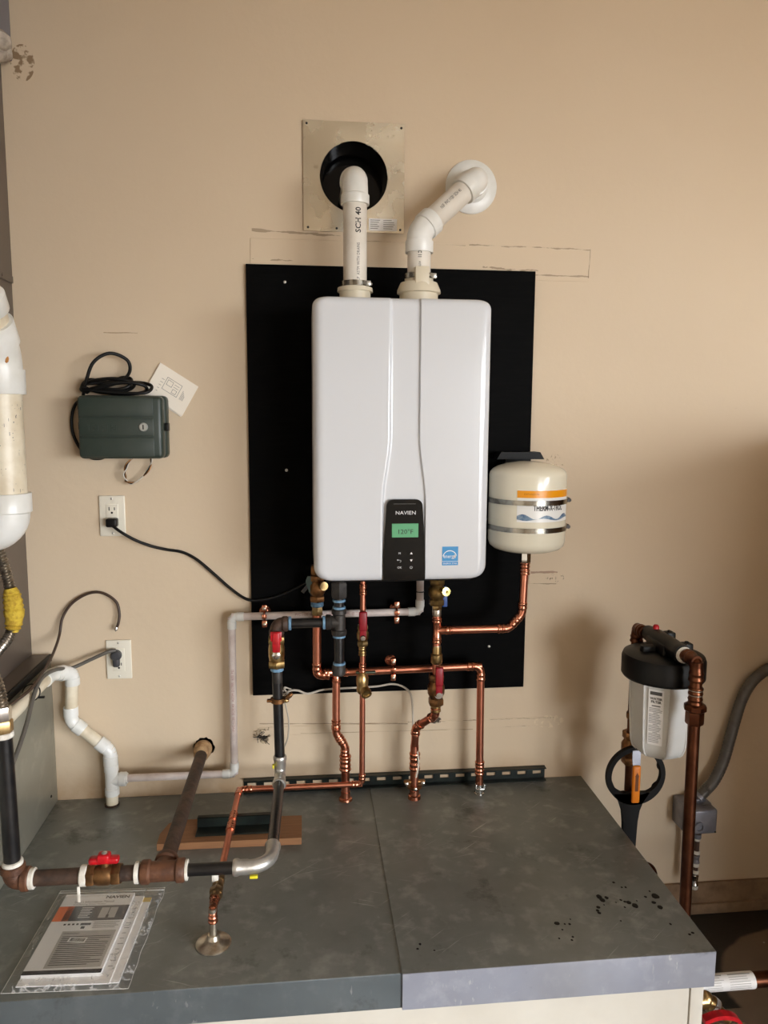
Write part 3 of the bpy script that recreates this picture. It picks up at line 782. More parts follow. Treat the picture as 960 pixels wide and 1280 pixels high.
# ------------------------------------------------------------------ sprinkler timer
tm = thing('sprinkler_timer', 'dark green plastic timer box with coiled black cord on left wall', 'timer', (-.487, 0, 1.49))
mb = MB().box((-.598, -.045, 1.489), (-.372, -.001, 1.657), .012, 3); mb.build('case', green_box, tm)
ld = MB().box((-.594, -.088, 1.489), (-.376, -.043, 1.655), .012, 3).build('lid', green_box, tm)
for z0, z1 in ((1.600, 1.649), (1.549, 1.596), (1.495, 1.545)):
    MB().box((-.580 if z0 > 1.55 and z0 < 1.6 else -.588, -.0915, z0), (-.398, -.087, z1), .003, 2).build('raised_panel', green_box, ld)
lk = MB().lathe((-.424, -.091, 1.573), (0, -1, 0), [(0, .0115), (.004, .0115), (.006, .0095), (.0062, 0)], 24).build('lock', mat('zinc', (186, 190, 186), .35, .5), ld)
MB().box((-.4255, -.0985, 1.567), (-.4225, -.0968, 1.579)).build('keyway', slot_m, lk)
mb = MB()
for k in range(7):
    x = -.566+k*.0115; mb.box((x, -.0925, 1.561), (x+.0035, -.091, 1.580), .0004, 1)
    if k % 2: mb.box((x, -.0925, 1.569), (x+.009, -.091, 1.573), .0004, 1)
mb.build('embossed_mark', green_box, ld)
for z in (1.628, 1.575, 1.522): MB().box((-.603, -.052, z-.011), (-.592, -.030, z+.011), .003).build('hinge', green_box, tm)
MB().box((-.376, -.060, 1.562), (-.366, -.035, 1.584), .002).build('latch', black, tm)
cc = spline([(-.592, -.03, 1.655), (-.578, -.05, 1.690), (-.555, -.055, 1.742), (-.515, -.045, 1.767), (-.475, -.03, 1.752), (-.468, -.03, 1.722), (-.485, -.05, 1.695), (-.53, -.06, 1.678), (-.575, -.055, 1.668),
    (-.592, -.045, 1.672), (-.58, -.03, 1.687), (-.52, -.02, 1.690), (-.45, -.02, 1.692), (-.415, -.03, 1.685), (-.412, -.045, 1.672), (-.43, -.055, 1.663), (-.48, -.06, 1.662), (-.55, -.06, 1.668),
    (-.588, -.05, 1.675), (-.575, -.03, 1.698), (-.53, -.015, 1.692), (-.49, -.02, 1.705), (-.465, -.03, 1.70), (-.47, -.045, 1.680), (-.50, -.05, 1.672), (-.56, -.045, 1.675), (-.585, -.02, 1.664)], 7)
MB().sweep(cc, .0046, 10).build('power_cord', black, tm)
cc = spline([(-.575, -.05, 1.668), (-.53, -.062, 1.682), (-.47, -.06, 1.690), (-.43, -.05, 1.684), (-.425, -.035, 1.670), (-.46, -.03, 1.662), (-.54, -.03, 1.664), (-.585, -.035, 1.678), (-.56, -.05, 1.694), (-.50, -.058, 1.700), (-.455, -.05, 1.690), (-.47, -.04, 1.672), (-.53, -.05, 1.663)], 7)
MB().sweep(cc, .0046, 10).build('power_cord', black, tm)
cc = spline([(-.592, -.012, 1.650), (-.615, -.015, 1.635), (-.628, -.015, 1.60), (-.627, -.015, 1.555), (-.61, -.016, 1.515), (-.585, -.018, 1.490), (-.56, -.02, 1.486), (-.54, -.02, 1.492)], 7)
MB().sweep(cc, .0042, 10).build('power_cord', black, tm)
cc = spline([(-.468, -.02, 1.492), (-.484, -.025, 1.472), (-.492, -.028, 1.445), (-.488, -.028, 1.425), (-.470, -.025, 1.419), (-.445, -.022, 1.437), (-.425, -.02, 1.465), (-.420, -.02, 1.492)], 7)
for dx, m_, nm in ((0, black, 'valve_wire'), (.003, bronze, 'valve_wire'), (-.0025, wire_w, 'valve_wire')):
    MB().sweep([c+V((dx*math.sin(i*.5), dx*math.cos(i*.4), dx*math.sin(i*.3))) for i, c in enumerate(cc)], .0019, 8).build(nm, m_, tm)

lf = thing('instruction_leaflet', 'folded cream instruction leaflet tucked behind the green timer box', 'leaflet', (-.365, -.004, 1.66))
cs = [V((-.391, -.006, 1.747)), V((-.291, -.006, 1.683)), V((-.337, -.006, 1.603)), V((-.437, -.006, 1.667))]
MB().prism([c+V((-.004, .003, -.003)) for c in cs], (0, .002, 0)).build('back_page', paper, lf)
pg = MB().prism(cs, (0, -.0012, 0)).build('page', paper, lf)
ur = (cs[1]-cs[0]).normalized(); uu = (cs[0]-cs[3]).normalized(); cc_ = (cs[0]+cs[1]+cs[2]+cs[3])/4
fl_ = flat_map(cc_+V((0, -.0012, 0)), ur, uu)
mb = MB()
def frame2d(u0, u1, v0, v1, w=.001, fn=fl_):
    patch(fn, u0, u1, v0, v0+w, mb); patch(fn, u0, u1, v1-w, v1, mb); patch(fn, u0, u0+w, v0, v1, mb); patch(fn, u1-w, u1, v0, v1, mb)
frame2d(-.024, .022, -.012, .024); frame2d(-.019, -.002, .004, .019); patch(fl_, .002, .017, .015, .016, mb); patch(fl_, .002, .017, .008, .009, mb); frame2d(.003, .016, -.008, .003)
for k in range(5): patch(fl_, -.036, -.031+.001*k, -.024+.009*k, -.023+.009*k, mb)
for k in range(4): patch(fl_, .030+.003*k, .031+.003*k, -.012, .014-.004*k, mb)
mb.build('diagram', grey_ink, lf)

# ------------------------------------------------------------------ outlets and cords
def outlet(x, z, label, plugged_top):
    o = thing('wall_outlet', label, 'outlet', (x, 0, z-.057))
    MB().box((x-.035, -.0065, z-.057), (x+.035, -.0005, z+.057), .003, 3).build('cover_plate', plate_m, o)
    rc = MB().box((x-.0165, -.0085, z-.0335), (x+.0165, -.005, z+.0335), .0012, 2).build('receptacle', plate_m, o)
    dz = .0165 if not plugged_top else -.0165
    mb = MB().box((x-.0085, -.0089, z+dz-.001), (x-.006, -.0084, z+dz+.009)).box((x+.006, -.0089, z+dz), (x+.0082, -.0084, z+dz+.008)).lathe((x, -.0084, z+dz-.007), (0, -1, 0), [(0, .003), (.0005, .003)], 12)
    mb.build('slots', slot_m, rc)
    for s in (-1, 1): screw((x, -.0065, z+s*.0485), (0, -1, 0), .003, steel, o)
    return o
outlet(-.5345, 1.326, 'ivory double outlet with black plug, below the green timer box', False)
outlet(-.532, .914, 'ivory double outlet with dark grey plug, above the white drain pipe', True)
pc = thing('heater_power_cord', 'thin black power cord running from the upper outlet behind heater', 'cord', (-.5345, -.01, 1.31))
MB().box((-.5465, -.036, 1.298), (-.5165, -.0088, 1.322), .005, 3).build('plug', black, pc)
cc = spline([(-.530, -.03, 1.303), (-.505, -.036, 1.285), (-.47, -.03, 1.262), (-.43, -.02, 1.243), (-.39, -.012, 1.231), (-.345, -.010, 1.222), (-.305, -.012, 1.200), (-.26, -.014, 1.160), (-.215, -.016, 1.118), (-.17, -.022, 1.087),
    (-.13, -.022, 1.083), (-.085, -.02, 1.092), (-.04, -.02, 1.11), (.02, -.03, 1.145), (.06, -.06, 1.178)], 7)
MB().sweep(cc, .0042, 10).build('cord', black, pc)
gc = thing('grey_power_cord', 'grey power cord drooping from the lower outlet toward the furnace', 'cord', (-.536, -.01, .925))
MB().lathe((-.5360, -.0088, .9305), (0, -1, 0), [(0, .013), (.006, .0155), (.016, .0150), (.021, .010), (.022, 0)], 18).build('plug', mat('dark_grey_plug', (60, 60, 64), .5), gc)
MB().box((-.5455, -.028, .897), (-.5265, -.010, .928), .006, 3).build('plug_grip', MATS['dark_grey_plug'], gc)
cc = spline([(-.536, -.020, .946), (-.556, -.028, .944), (-.60, -.035, .926), (-.648, -.05, .908), (-.668, -.11, .925), (-.668, -.19, .940), (-.668, -.25, .938), (-.667, -.30, .912), (-.664, -.345, .880), (-.662, -.406, .845), (-.664, -.48, .80), (-.668, -.58, .72), (-.672, -.66, .62), (-.685, -.70, .53), (-.715, -.73, .5045), (-.77, -.73, .5035)], 8)
MB().sweep(cc, .0052, 10).build('cord', grey_cord_m, gc)
bc = thing('brown_cable', 'thin brown cable looping up the left wall, metal tip hanging free', 'cable', (-.63, -.02, .95))
cc = spline([(-.532, -.018, 1.010), (-.526, -.018, 1.025), (-.523, -.016, 1.050), (-.530, -.014, 1.082), (-.555, -.012, 1.104), (-.585, -.010, 1.112), (-.62, -.010, 1.103), (-.655, -.012, 1.078), (-.678, -.016, 1.04), (-.684, -.03, .995), (-.677, -.10, .972), (-.671, -.18, .957), (-.668, -.25, .949), (-.672, -.28, .938), (-.682, -.31, .930), (-.694, -.38, .928), (-.698, -.47, .928)], 8)
MB().sweep(cc, .0038, 10).build('cable', brown_cord_m, bc)
MB().lathe((-.5315, -.018, 1.014), (-.25, 0, -1), [(0, .004), (.002, .0055), (.010, .0055), (.010, .002), (.014, .0018)], 12).build('tip', chrome, bc)
zt = thing('cable_tie', 'black zip tie looped around the cream drain pipe and cables', 'tie', (-.69, -.19, .907))
MB().sweep([(-.6925+.0215*math.cos(a), -.235+.008*math.sin(a), .9075+.0195*math.sin(a)) for a in [2*PI*k/28 for k in range(28)]], .0016, 8, closed=True).build('loop', black, zt)
MB().box((-.676, -.240, .893), (-.660, -.233, .898), .001).build('tail', black, zt)

# ------------------------------------------------------------------ white drain pipe at left
dp = thing('drain_pipe', 'white and cream drain pipe stepping down the wall into the stand', 'pipe', (-.555, -.045, BZ))
R1 = .0167; Z0 = .907
E1 = V((-.690, -.10, Z0)); E2 = V((-.650, -.045, .896))
pipe('pipe', (-.690, -.93, Z0), E1, R1, pvc_old, dp)
b12 = (V((-.650, -.045, .900))-E1).normalized()
elbow(E1, (0, -1, 0), b12, R1, pvc, dp, T=.018, S=.026, style='pvc')
elbow(E2, -b12, (0, 0, -1), R1, pvc, dp, T=.016, S=.022, style='pvc')
Q1, Q2 = V((-.658, -.045, .752)), V((-.556, -.045, .660))
pipe('pipe', E2, Q1, R1, pvc_old, dp)
dq = (Q2-Q1).normalized()
elbow(Q1, (0, 0, 1), dq, R1, pvc, dp, T=.014, S=.028, style='pvc')
pipe('pipe', Q1, Q2, R1, pvc_old, dp)
elbow(Q2, -dq, (0, 0, -1), R1, pvc, dp, T=.014, S=.028, style='pvc')
pipe('pipe', Q2, (-.556, -.045, BZ+.0005), R1, pvc_old, dp)
tee((-.555, -.045, .575), (0, 0, 1), (1, 0, 0), R1, pvc, dp, L=.045, Lb=.040, style='pvc')
ring((-.519, -.045, .577), (1, 0, 0), .018, .0155, pvc, dp, 'reducer')
ring((-.557, -.045, BZ+.003), (0, 0, 1), .005, .0205, mat('dark_grime', (60, 44, 32), .9), dp, 'seal_ring')

# condensate line
cl = thing('condensate_pipe', 'thin white plastic pipe from heater bottom around to the drain tee', 'pipe', (-.21, -.045, .577))
R2 = .0107; cy = -.045
P = [V((.326, cy, 1.19)), V((.326, cy, 1.046)), V((-.210, cy, 1.042)), V((-.2105, cy, .577)), V((-.510, cy, .577))]
for a, b in zip(P[:-1], P[1:]): pipe('pipe', a, b, R2, pvc_pink, cl)
for i in (1, 2, 3): elbow(P[i], P[i-1]-P[i], P[i+1]-P[i], R2, pvc, cl, T=.014, S=.020, style='pvc')
ring((.326, cy, 1.105), (0, 0, 1), .003, .0125, black, cl, 'gasket')
f3 = cyl_map((.06, cy, 1.044), (1, 0, 0), (0, -1, .25), R2)
text('PVC 1120  SCH 40  ASTM D1785  480 PSI @ 73F', .0095, f3, red_ink, cl, sx=.95)
f3 = cyl_map((-.2105, cy, .80), (0, 0, 1), (.1, -1, 0), R2)
text('PVC 1120  SCH 40  ASTM D1785  600 PSI', .0095, f3, red_ink, cl, sx=1.1)

# copper split ring hangers
def hanger(x, z, r, label, y):
    h = thing('pipe_hanger', label, 'hanger', (x, -.0125, z), 'copper pipe hangers on the black board')
    MB().lathe((x, -.0126, z+.004), (0, -1, 0), [(0, .0165), (.003, .0165), (.007, .012), (.010, .007)], 24).build('base_cup', copper_fit, h)
    MB().cyl((x, -.015, z), (x, y+r, z), .004, 10).build('stem', copper_fit, h)
    MB().sweep([(x+.0, y+(r+.0025)*math.cos(a), z+(r+.0025)*math.sin(a)) for a in [2*PI*k/26 for k in range(26)]], .0028, 8, closed=True).box((x-.007, y-r-.004, z-.006), (x+.007, y-r-.002, z+.006), .001).build('ring_band', copper_fit, h)
    for s in (1, -1):
        e = MB().box((x-.0075, y-.011, z+s*(r+.012)-.010), (x+.0075, y+.004, z+s*(r+.012)+.010), .003).build('ear', copper_fit, h)
        screw((x, y-.011, z+s*(r+.012)), (0, -1, 0), .0048, solder, e)
hanger(-.118, 1.044, R2, 'copper hanger on the white pipe near board edge, leftmost', cy)
hanger(.258, 1.046, R2, 'copper hanger on the white pipe below the control panel', cy)
hanger(.245, .889, .0111, 'copper hanger on the horizontal copper pipe at board bottom', -.080)

# ------------------------------------------------------------------ water and gas lines
RB, RS = .0111, .0080
def lever(p, dirv, L, w, m, par, nrm, name='lever_handle', t=.0025, grip=True):
    p, d, n = V(p), V(dirv).normalized(), V(nrm).normalized(); s = d.cross(n)
    rot = Matrix((s, d, n)).transposed()
    b = MB().box((-w/2, 0, -t/2), (w/2, L, t/2), min(w, t)*.3, 2)
    if grip: b.box((-w*.62, L*.30, -t*1.7), (w*.62, L, t*1.7), t*1.4, 3)
    b.v = [tuple(p+rot @ V(v)) for v in b.v]
    return b.build(name, m, par)
def ball_valve(p, d, r, L, m, par, name='ball_valve', fat=1.85):
    p, d = V(p), V(d).normalized()
    b = MB().hexnut(p-d*L*.5, d, L*.22, r*1.75).hexnut(p+d*L*.28, d, L*.22, r*1.75)
    b.lathe(p-d*L*.32, d, [(0, r*1.35), (L*.1, r*1.5), (L*.2, r*fat), (L*.44, r*fat), (L*.54, r*1.5), (L*.62, r*1.35)], 22)
    return b.build(name, m, par)

# hot line: from heater's left valve to bench right
hl = thing('hot_water_line', 'copper line crossing the board bottom with two legs into the stand', 'pipe', (.49, -.08, BZ))
yy = -.080
ball_valve((.030, yy, 1.128), (0, 0, 1), .0125, .075, bronze, hl)
vb = MB().hexnut((.030, yy, 1.168), (0, 0, 1), .026, .019).build('union_nut', bronze, hl)
MB().lathe((.042, yy-.015, 1.140), (.35, -1, .05), [(0, .009), (.014, .009), (.014, .012), (.020, .012), (.020, .004)], 18).build('test_port', brass, hl)
lever((.030-.016, yy-.01, 1.150), (-.72, 0, -.9), .040, .010, iron_fit, hl, (0, -1, 0), 'lever_handle', .0022, False)
MB().prism([(.004, yy-.012, 1.165), (.016, yy-.012, 1.165), (.016, yy-.012, 1.11), (.008, yy-.012, 1.12), (-.002, yy-.012, 1.150)], (0, .004, 0)).build('valve_tag', mat('dark_green_tag', (50, 66, 56), .5), hl)
ring((.030, yy, 1.083), (0, 0, 1), .014, .018, blue_seal, hl, 'sealant_ring')
MB().hexnut((.030, yy, 1.052), (0, 0, 1), .024, .0165).build('adapter', brass, hl)
pipe('pipe', (.029, yy, 1.06), (.028, yy, .886), RB*1.15, copper, hl)
elbow((.028, yy, .878), (0, 0, 1), (1, 0, 0), RB*1.1, copper_fit, hl, T=.012, S=.024)
pipe('pipe', (.03, yy, .882), (.502, yy, .890), RB, copper, hl)
tee((.083, yy, .884), (1, 0, 0), (0, 0, -1), RB, copper_fit, hl)
elbow((.501, yy, .890), (-1, 0, 0), (0, 0, -1), RB, copper_fit, hl, T=.020, S=.022)
pipe('pipe', (.501, yy, .875), (.504, yy, .530), RB, copper, hl)
coupling((.504, yy, .600), (.504, yy, .560), RB*1.02, copper_fit, hl)
pipe('pipe', (.504, yy, .56), (.504, yy, BZ+.002), RB*1.02, copper_fit, hl)
MB().lathe((.504, yy, BZ+.0022), (0, 0, 1), [(0, .016), (.004, .0155), (.005, .0125), (.030, .0118)], 20).box((.489, yy-.017, BZ+.012), (.493, yy-.010, BZ+.036), .001).box((.514, yy-.017, BZ+.012), (.518, yy-.010, BZ+.036), .001).box((.489, yy-.017, BZ+.020), (.518, yy-.013, BZ+.024), .001).build('steel_sleeve', chrome, hl)
pipe('pipe', (.083, yy, .884), (.082, yy, .735), RB, copper, hl)
k1, k2 = V((.082, yy, .702)), V((.107, yy, .664))
coupling((.082, yy, .742), (.082, yy, .716), RB*.99, copper_fit, hl)
elbow(k1, (0, 0, 1), (k2-k1), RB, copper_fit, hl, T=.010, S=.014, name='offset_elbow')
elbow(k2, (k1-k2), (0, 0, -1), RB, copper_fit, hl, T=.010, S=.018, name='offset_elbow')
coupling((.108, yy, .636), (.108, yy, .590), RB*1.25, copper_fit, hl)
pipe('pipe', (.108, yy, .66), (.109, yy, BZ+.002), RB*1.1, copper, hl)
MB().lathe((.109, yy, BZ+.0022), (0, 0, 1), [(0, .020), (.006, .019), (.008, .014), (.026, .0135)], 20).build('escutcheon', copper_fit, hl)

# condensing relief line (thin copper)
rl = thing('relief_line', 'thin copper line with dark red lever running left to bench flange', 'pipe', (-.204, -.65, BZ))
yr = -.132
pipe('pipe', (.1545, yr, 1.19), (.153, yr, .60), RS, copper, rl)
coupling((.1545, yr, 1.150), (.1545, yr, 1.120), RS*1.1, copper_fit, rl)
ball_valve((.1535, yr, 1.005), (0, 0, 1), RS*1.15, .058, brass, rl)
scn = MB().lathe((.1535, yr-.010, 1.002), (0, -1, 0), [(0, .008), (.008, .008), (.010, .006), (.0102, 0)], 14).build('stem_nut', chrome, rl)
lever((.1535, yr-.016, .998), (0, 0, 1), .078, .018, darkred, rl, (0, -1, 0), t=.003)
coupling((.153, yr, .975), (.153, yr, .948), RS*1.15, brass, rl, name='union')
coupling((.153, yr, .928), (.153, yr, .900), RS*1.05, copper_fit, rl)
mb = MB().lathe((.153, yr, .838), (0, 0, 1), [(0, .011), (.006, .015), (.014, .0165), (.020, .015), (.030, .0165), (.046, .0175), (.056, .013), (.062, .010)], 20)
mb.lathe((.157, yr, .858), (.25, -1, -.55), [(0, .012), (.018, .012), (.018, .015), (.030, .015), (.030, .010), (.026, .008)], 18)
mb.build('relief_valve', brass, rl)
MB().box((.135, yr-.006, .896), (.190, yr+.006, .902), .002).build('relief_lever', mat('dark_olive', (56, 60, 36), .5), rl)
elbow((.153, yr, .572), (0, 0, 1), (-1, 0, 0), RS, copper_fit, rl, T=.013, S=.017)
pipe('pipe', (.153, yr, .572), (-.183, yr, .572), RS, copper, rl)
A0 = V((-.190, yr, .572)); A1 = V((-.1965, -.50, .578)); A2 = V((-.200, -.655, .579))
elbow(A0, (1, 0, 0), A1-A0, RS, copper_fit, rl, T=.015, S=.02)
pipe('pipe', A0, A1, RS, copper, rl)
coupling(A0.lerp(A1, .36), A0.lerp(A1, .46), RS*1.05, copper_fit, rl)
coupling(A0.lerp(A1, .50), A0.lerp(A1, .60), RS*1.15, copper_fit, rl)
pipe('pipe', A1, A2, RS, copper_old, rl)
ad = (A2-A1).normalized()
mb = MB().hexnut(A1+ad*.048, ad, .016, .0135).lathe(A1+ad*.064, ad, [(0, .010), (.008, .0125), (.020, .013), (.028, .010)], 18).hexnut(A1+ad*.092, ad, .020, .0155).lathe(A1+ad*.112, ad, [(0, .013), (.010, .012)], 18)
mb.build('stop_valve', mat('tarnished_brass', (150, 126, 92), .35, .95, c2=(98, 78, 54), sc_=60), rl)
MB().box(A1+ad*.072+V((-.013, -.007, .008)), A1+ad*.072+V((.001, .007, .030)), .002).build('valve_tab', tape, rl)
elbow(A2, -ad, (0, 0, -1), RS*1.05, copper_fit, rl, T=.016, S=.015)
pipe('pipe', A2, (A2.x, A2.y, BZ+.001), RS, solder, rl)
MB().lathe((A2.x, A2.y, BZ+.0005), (0, 0, 1), [(0, .037), (.003, .037), (.006, .033), (.008, .022), (.013, .014), (.022, .0115), (.022, .008)], 36).build('floor_flange', mat('old_chrome', (212, 202, 186), .28, .9, c2=(160, 146, 126), sc_=40), rl)

# cold line (right)
co = thing('cold_water_line', 'copper line with dark red lever and side branch to cream tank', 'pipe', (.31, -.09, BZ))
yc = -.150
pipe('pipe', (.357, yc, 1.10), (.358, yc, .84), RB, copper, co)
ball_valve((.356, yc, 1.128), (0, 0, 1), .0125, .074, mat('dull_brass', (140, 112, 66), .4, .9, c2=(92, 74, 46), sc_=40), co)
MB().lathe((.364, yc-.010, 1.135), (.25, -1, .1), [(0, .008), (.03, .008), (.03, .0118), (.040, .0118), (.0405, .004), (.034, .0035)], 20).build('test_port', mat('bright_brass', (226, 206, 130), .25, .9), co)
lever((.379, yc+.012, 1.140), (.04, 0, -1), .058, .012, blue, co, (0, -1, 0), 'blue_lever', t=.002, grip=True)
MB().hexnut((.357, yc, 1.078), (0, 0, 1), .016, .014).build('adapter', brass, co)
ring((.357, yc, 1.07), (0, 0, 1), .02, RB*1.12, solder, co, 'solder_band')
tee((.358, yc, 1.020), (0, 0, 1), (1, 0, 0), RB, copper_fit, co, L=.036, Lb=.040)
ring((.358, yc, .967), (0, 0, 1), .02, RB*1.1, solder, co, 'solder_band')
T1 = V((.560, yc, 1.020)); T2 = V((.598, yc, 1.062))
pipe('pipe', (.358, yc, 1.020), T1, RB, copper, co)
t12 = (T2-T1).normalized()
elbow(T1, (-1, 0, 0), t12, RB, copper_fit, co, T=.012, S=.020, name='offset_elbow')
elbow(T2, -t12, (0, 0, 1), RB, copper_fit, co, T=.012, S=.020, name='offset_elbow')
pipe('pipe', T2, (.602, yc, 1.20), RB, copper, co)
coupling((.602, yc, 1.207), (.602, yc, 1.172), RB*1.05, copper_fit, co)
MB().lathe((.358, yc, .925), (0, 0, 1), [(0, .0135), (.004, .0165), (.026, .0165), (.030, .013), (.050, .0125)], 20).build('male_adapter', brass, co)
ball_valve((.358, yc, .850), (0, 0, 1), .0128, .088, bronze, co)
MB().lathe((.362, yc-.012, .842), (0, -1, 0), [(0, .012), (.010, .012), (.010, .008), (.016, .008), (.0162, 0)], 16).build('stem_nut', chrome, co)
lever((.362, yc-.026, .846), (0, 0, 1), .076, .018, darkred, co, (0, -1, 0), t=.003)
coupling((.358, yc, .806), (.358, yc, .786), RB*1.05, brass, co, name='union')
B0, B1, B2 = V((.357, yc, .775)), V((.309, -.105, .722)), V((.308, -.09, .66))
pipe('pipe', (.358, yc, .80), B0, RB, copper, co)
elbow(B0, (0, 0, 1), B1-B0, RB, copper_fit, co, T=.008, S=.014, name='offset_elbow')
pipe('pipe', B0, B1, RB, copper, co)
elbow(B1, B0-B1, B2-B1, RB, copper_fit, co, T=.008, S=.016, name='offset_elbow')
pipe('pipe', B1, B2, RB, copper, co); pipe('pipe', B2, (.309, -.09, BZ+.002), RB*1.1, copper, co)
coupling((.309, -.09, .640), (.309, -.09, .588), RB*1.15, copper_fit, co)
MB().lathe((.309, -.09, BZ+.0022), (0, 0, 1), [(0, .019), (.010, .018), (.012, .014), (.026, .0135)], 20).build('escutcheon', copper_fit, co)

gcl = thing('ground_clamp', 'round metal ground clamp at the foot of middle copper leg', 'clamp', (.309, -.09, .545))
MB().lathe((.309, -.09, .534), (0, 0, 1), [(0, .0135), (0, .022), (.006, .023), (.006, .0135)], 24).box((.277, -.097, .545), (.341, -.083, .556), .004).build('clamp_jaw', bronze, gcl)
for s in (-1, 1): screw((.309+s*.024, -.102, .550), (0, -1, 0), .006, chrome, gcl)
screw((.309, -.112, .538), (0, -1, 0), .006, chrome, gcl)

# new black gas riser
gr = thing('gas_riser', 'black gas pipe from heater bottom down to silver press elbow', 'pipe', (-.074, -.195, .638))
yg = -.195; RG = .0134
MB().lathe((.086, yg, 1.165), (0, 0, 1), [(0, .015), (.02, .022), (.026, .024), (.03, .024)], 8).hexnut((.086, yg, 1.128), (0, 0, 1), .042, .0225).build('union', iron_fit, gr)
pipe('nipple', (.086, yg, 1.135), (.086, yg, .935), RG, iron, gr)
tee((.086, yg, 1.062), (0, 0, 1), (-1, 0, 0), RG, iron_fit, gr, L=.036, Lb=.036, style='iron')
for z in (1.120, 1.101, 1.023, .948): ring((.086, yg, z), (0, 0, 1), .007, RG*1.28, blue_seal, gr, 'sealant_ring')
MB().lathe((.085, yg, .915), (0, 0, 1), [(0, .014), (.004, .018), (.026, .0185), (.030, .0165)], 20).build('drip_cap', iron_fit, gr)
pipe('nipple', (.05, yg, 1.061), (-.06, yg, 1.0605), RG*.95, iron, gr)
for x in (.046, -.044): ring((x, yg, 1.061), (1, 0, 0), .008, RG*1.35, blue_seal, gr, 'sealant_ring')
elbow((-.079, yg, 1.060), (1, 0, 0), (0, 0, -1), RG, rust, gr, T=.014, S=.016, style='iron')
ball_valve((-.0795, yg, .985), (0, 0, 1), RG*1.0, .085, mat('pale_brass', (206, 176, 118), .3, .95, c2=(150, 116, 70), sc_=50), gr, fat=1.6)
MB().lathe((-.0795, yg-.018, .982), (0, -1, 0), [(0, .011), (.008, .011), (.010, .007), (.0102, 0)], 8).build('stem_nut', chrome, gr)
mb = MB().box((-.0905, yg-.030, .990), (-.0685, yg-.019, 1.046), .005, 3).box((-.0945, yg-.028, 1.020), (-.0645, yg-.021, 1.046), .003, 2)
mb.build('lever_handle', red, gr)
ring((-.079, yg, .938), (0, 0, 1), .012, RG*1.3, blue_seal, gr, 'sealant_ring')
pipe('pipe', (-.0795, yg, .945), (-.074, yg, .67), RG, iron, gr)
ring((-.0785, yg, .915), (0, 0, 1), .036, RG*1.03, iron_fit, gr, 'pipe_scuff')
g0 = V((-.074, yg, .640)); g1 = V((-.081, -.612, .640)); g2 = V((-.31, -.606, .638))
elbow(g0, (0, 0, 1), g1-g0, RG, steel, gr, T=.022, S=.034, style='press', name='press_elbow')
d01 = (g1-g0).normalized(); d12 = (g2-g1).normalized()
pipe('pipe', g0+d01*.02, g1-d01*.044, RG, iron, gr)
elbow(g1, g0-g1, g2-g1, RG, steel, gr, T=.046, S=.034, style='press', name='press_elbow')
pipe('pipe', g1+d12*.044, g2, RG, iron, gr)
MB().box((-.125, -.628, .622), (-.108, -.620, .628), .001).build('yellow_tag', yellow_tag, gr)
MB().box((-.094, yg-.018, .667), (-.089, yg-.006, .676), .001).build('yellow_tag', yellow_tag, gr)

bcl = thing('bonding_clamp', 'bronze bonding clamp on the black pipe below black board', 'clamp', (-.078, -.195, .857))
MB().lathe((-.0775, yg, .846), (0, 0, 1), [(0, .0138), (0, .019), (.012, .019), (.012, .0138)], 20).box((-.107, yg-.010, .848), (-.048, yg+.006, .8545), .002).build('clamp_jaw', bronze, bcl)
screw((-.056, yg-.010, .852), (0, -1, 0), .005, brass, bcl)
MB().lathe((-.055, yg-.005, .858), (.8, 0, .6), [(0, .006), (.012, .007), (.020, .004)], 10).build('lug', bronze, bcl)
bw = thing('bonding_wire', 'loose whitish wire strung along the board bottom to copper leg', 'wire', (.1, -.03, .85))
def WP(px, py, y):
    d = _r*((px-480)/FPX)+_u*((640-py)/FPX)+_f; return CAM+d*((y-CAM.y)/d.y)
cc = spline([WP(355, 871, -.185), WP(361, 864, -.14), WP(372, 863, -.09), WP(385, 867, -.05), WP(405, 862, -.03), WP(435, 860, -.03), WP(470, 858, -.03), WP(490, 855, -.03), WP(505, 859, -.03), WP(514, 870, -.032), WP(516, 895, -.035), WP(517, 920, -.05), WP(521, 935, -.09), WP(523, 955, -.112), WP(520, 972, -.116)], 7)
MB().sweep(cc, .0030, 8).build('wire', wire_w, bw)
cc = spline([WP(354, 872, -.18), WP(358, 885, -.15), WP(361, 905, -.10), WP(359, 925, -.05), WP(352, 938, -.01), WP(345, 941, .01)], 7)
MB().sweep(cc, .0022, 8).build('wire', wire_w, bw)
mb = MB()
for k in range(9):
    p = WP(352+random.uniform(-4, 10), 866+random.uniform(-6, 8), -.18); mb.sweep(spline([p, p+V((random.uniform(-.01, .012), random.uniform(-.01, .01), random.uniform(-.01, .014))), p+V((random.uniform(-.015, .02), random.uniform(-.01, .01), random.uniform(-.012, .012)))], 4), .0014, 6)
tag(mb.build('frayed_ends', wire_w, bw), kind='stuff')
db = MB()
for k in range(34):
    an_ = random.uniform(0, 2*PI); rr_ = random.uniform(.015, .026); p = V((-.128+rr_*math.cos(an_), random.uniform(-.006, .0), .672+rr_*math.sin(an_))); db.sphere(p, random.uniform(.0015, .004), 6, (random.uniform(.6, 1.6), .6, random.uniform(.6, 1.6)))
tag(db.build('hole_crumbs', plaster_raw, wall), kind='stuff')
db = MB()
for k in range(7):
    p = V((-.128+random.uniform(-.014, .014), .004, .672+random.uniform(-.014, .014))); db.sweep(spline([p, p+V((random.uniform(-.02, .012), -.012, random.uniform(-.016, .012))), p+V((random.uniform(-.026, .022), -.014, random.uniform(-.024, .018)))], 4), .0010, 5)
tag(db.build('hole_wires', mat('dark_wire_ends', (52, 44, 38), .6), wall), kind='stuff')

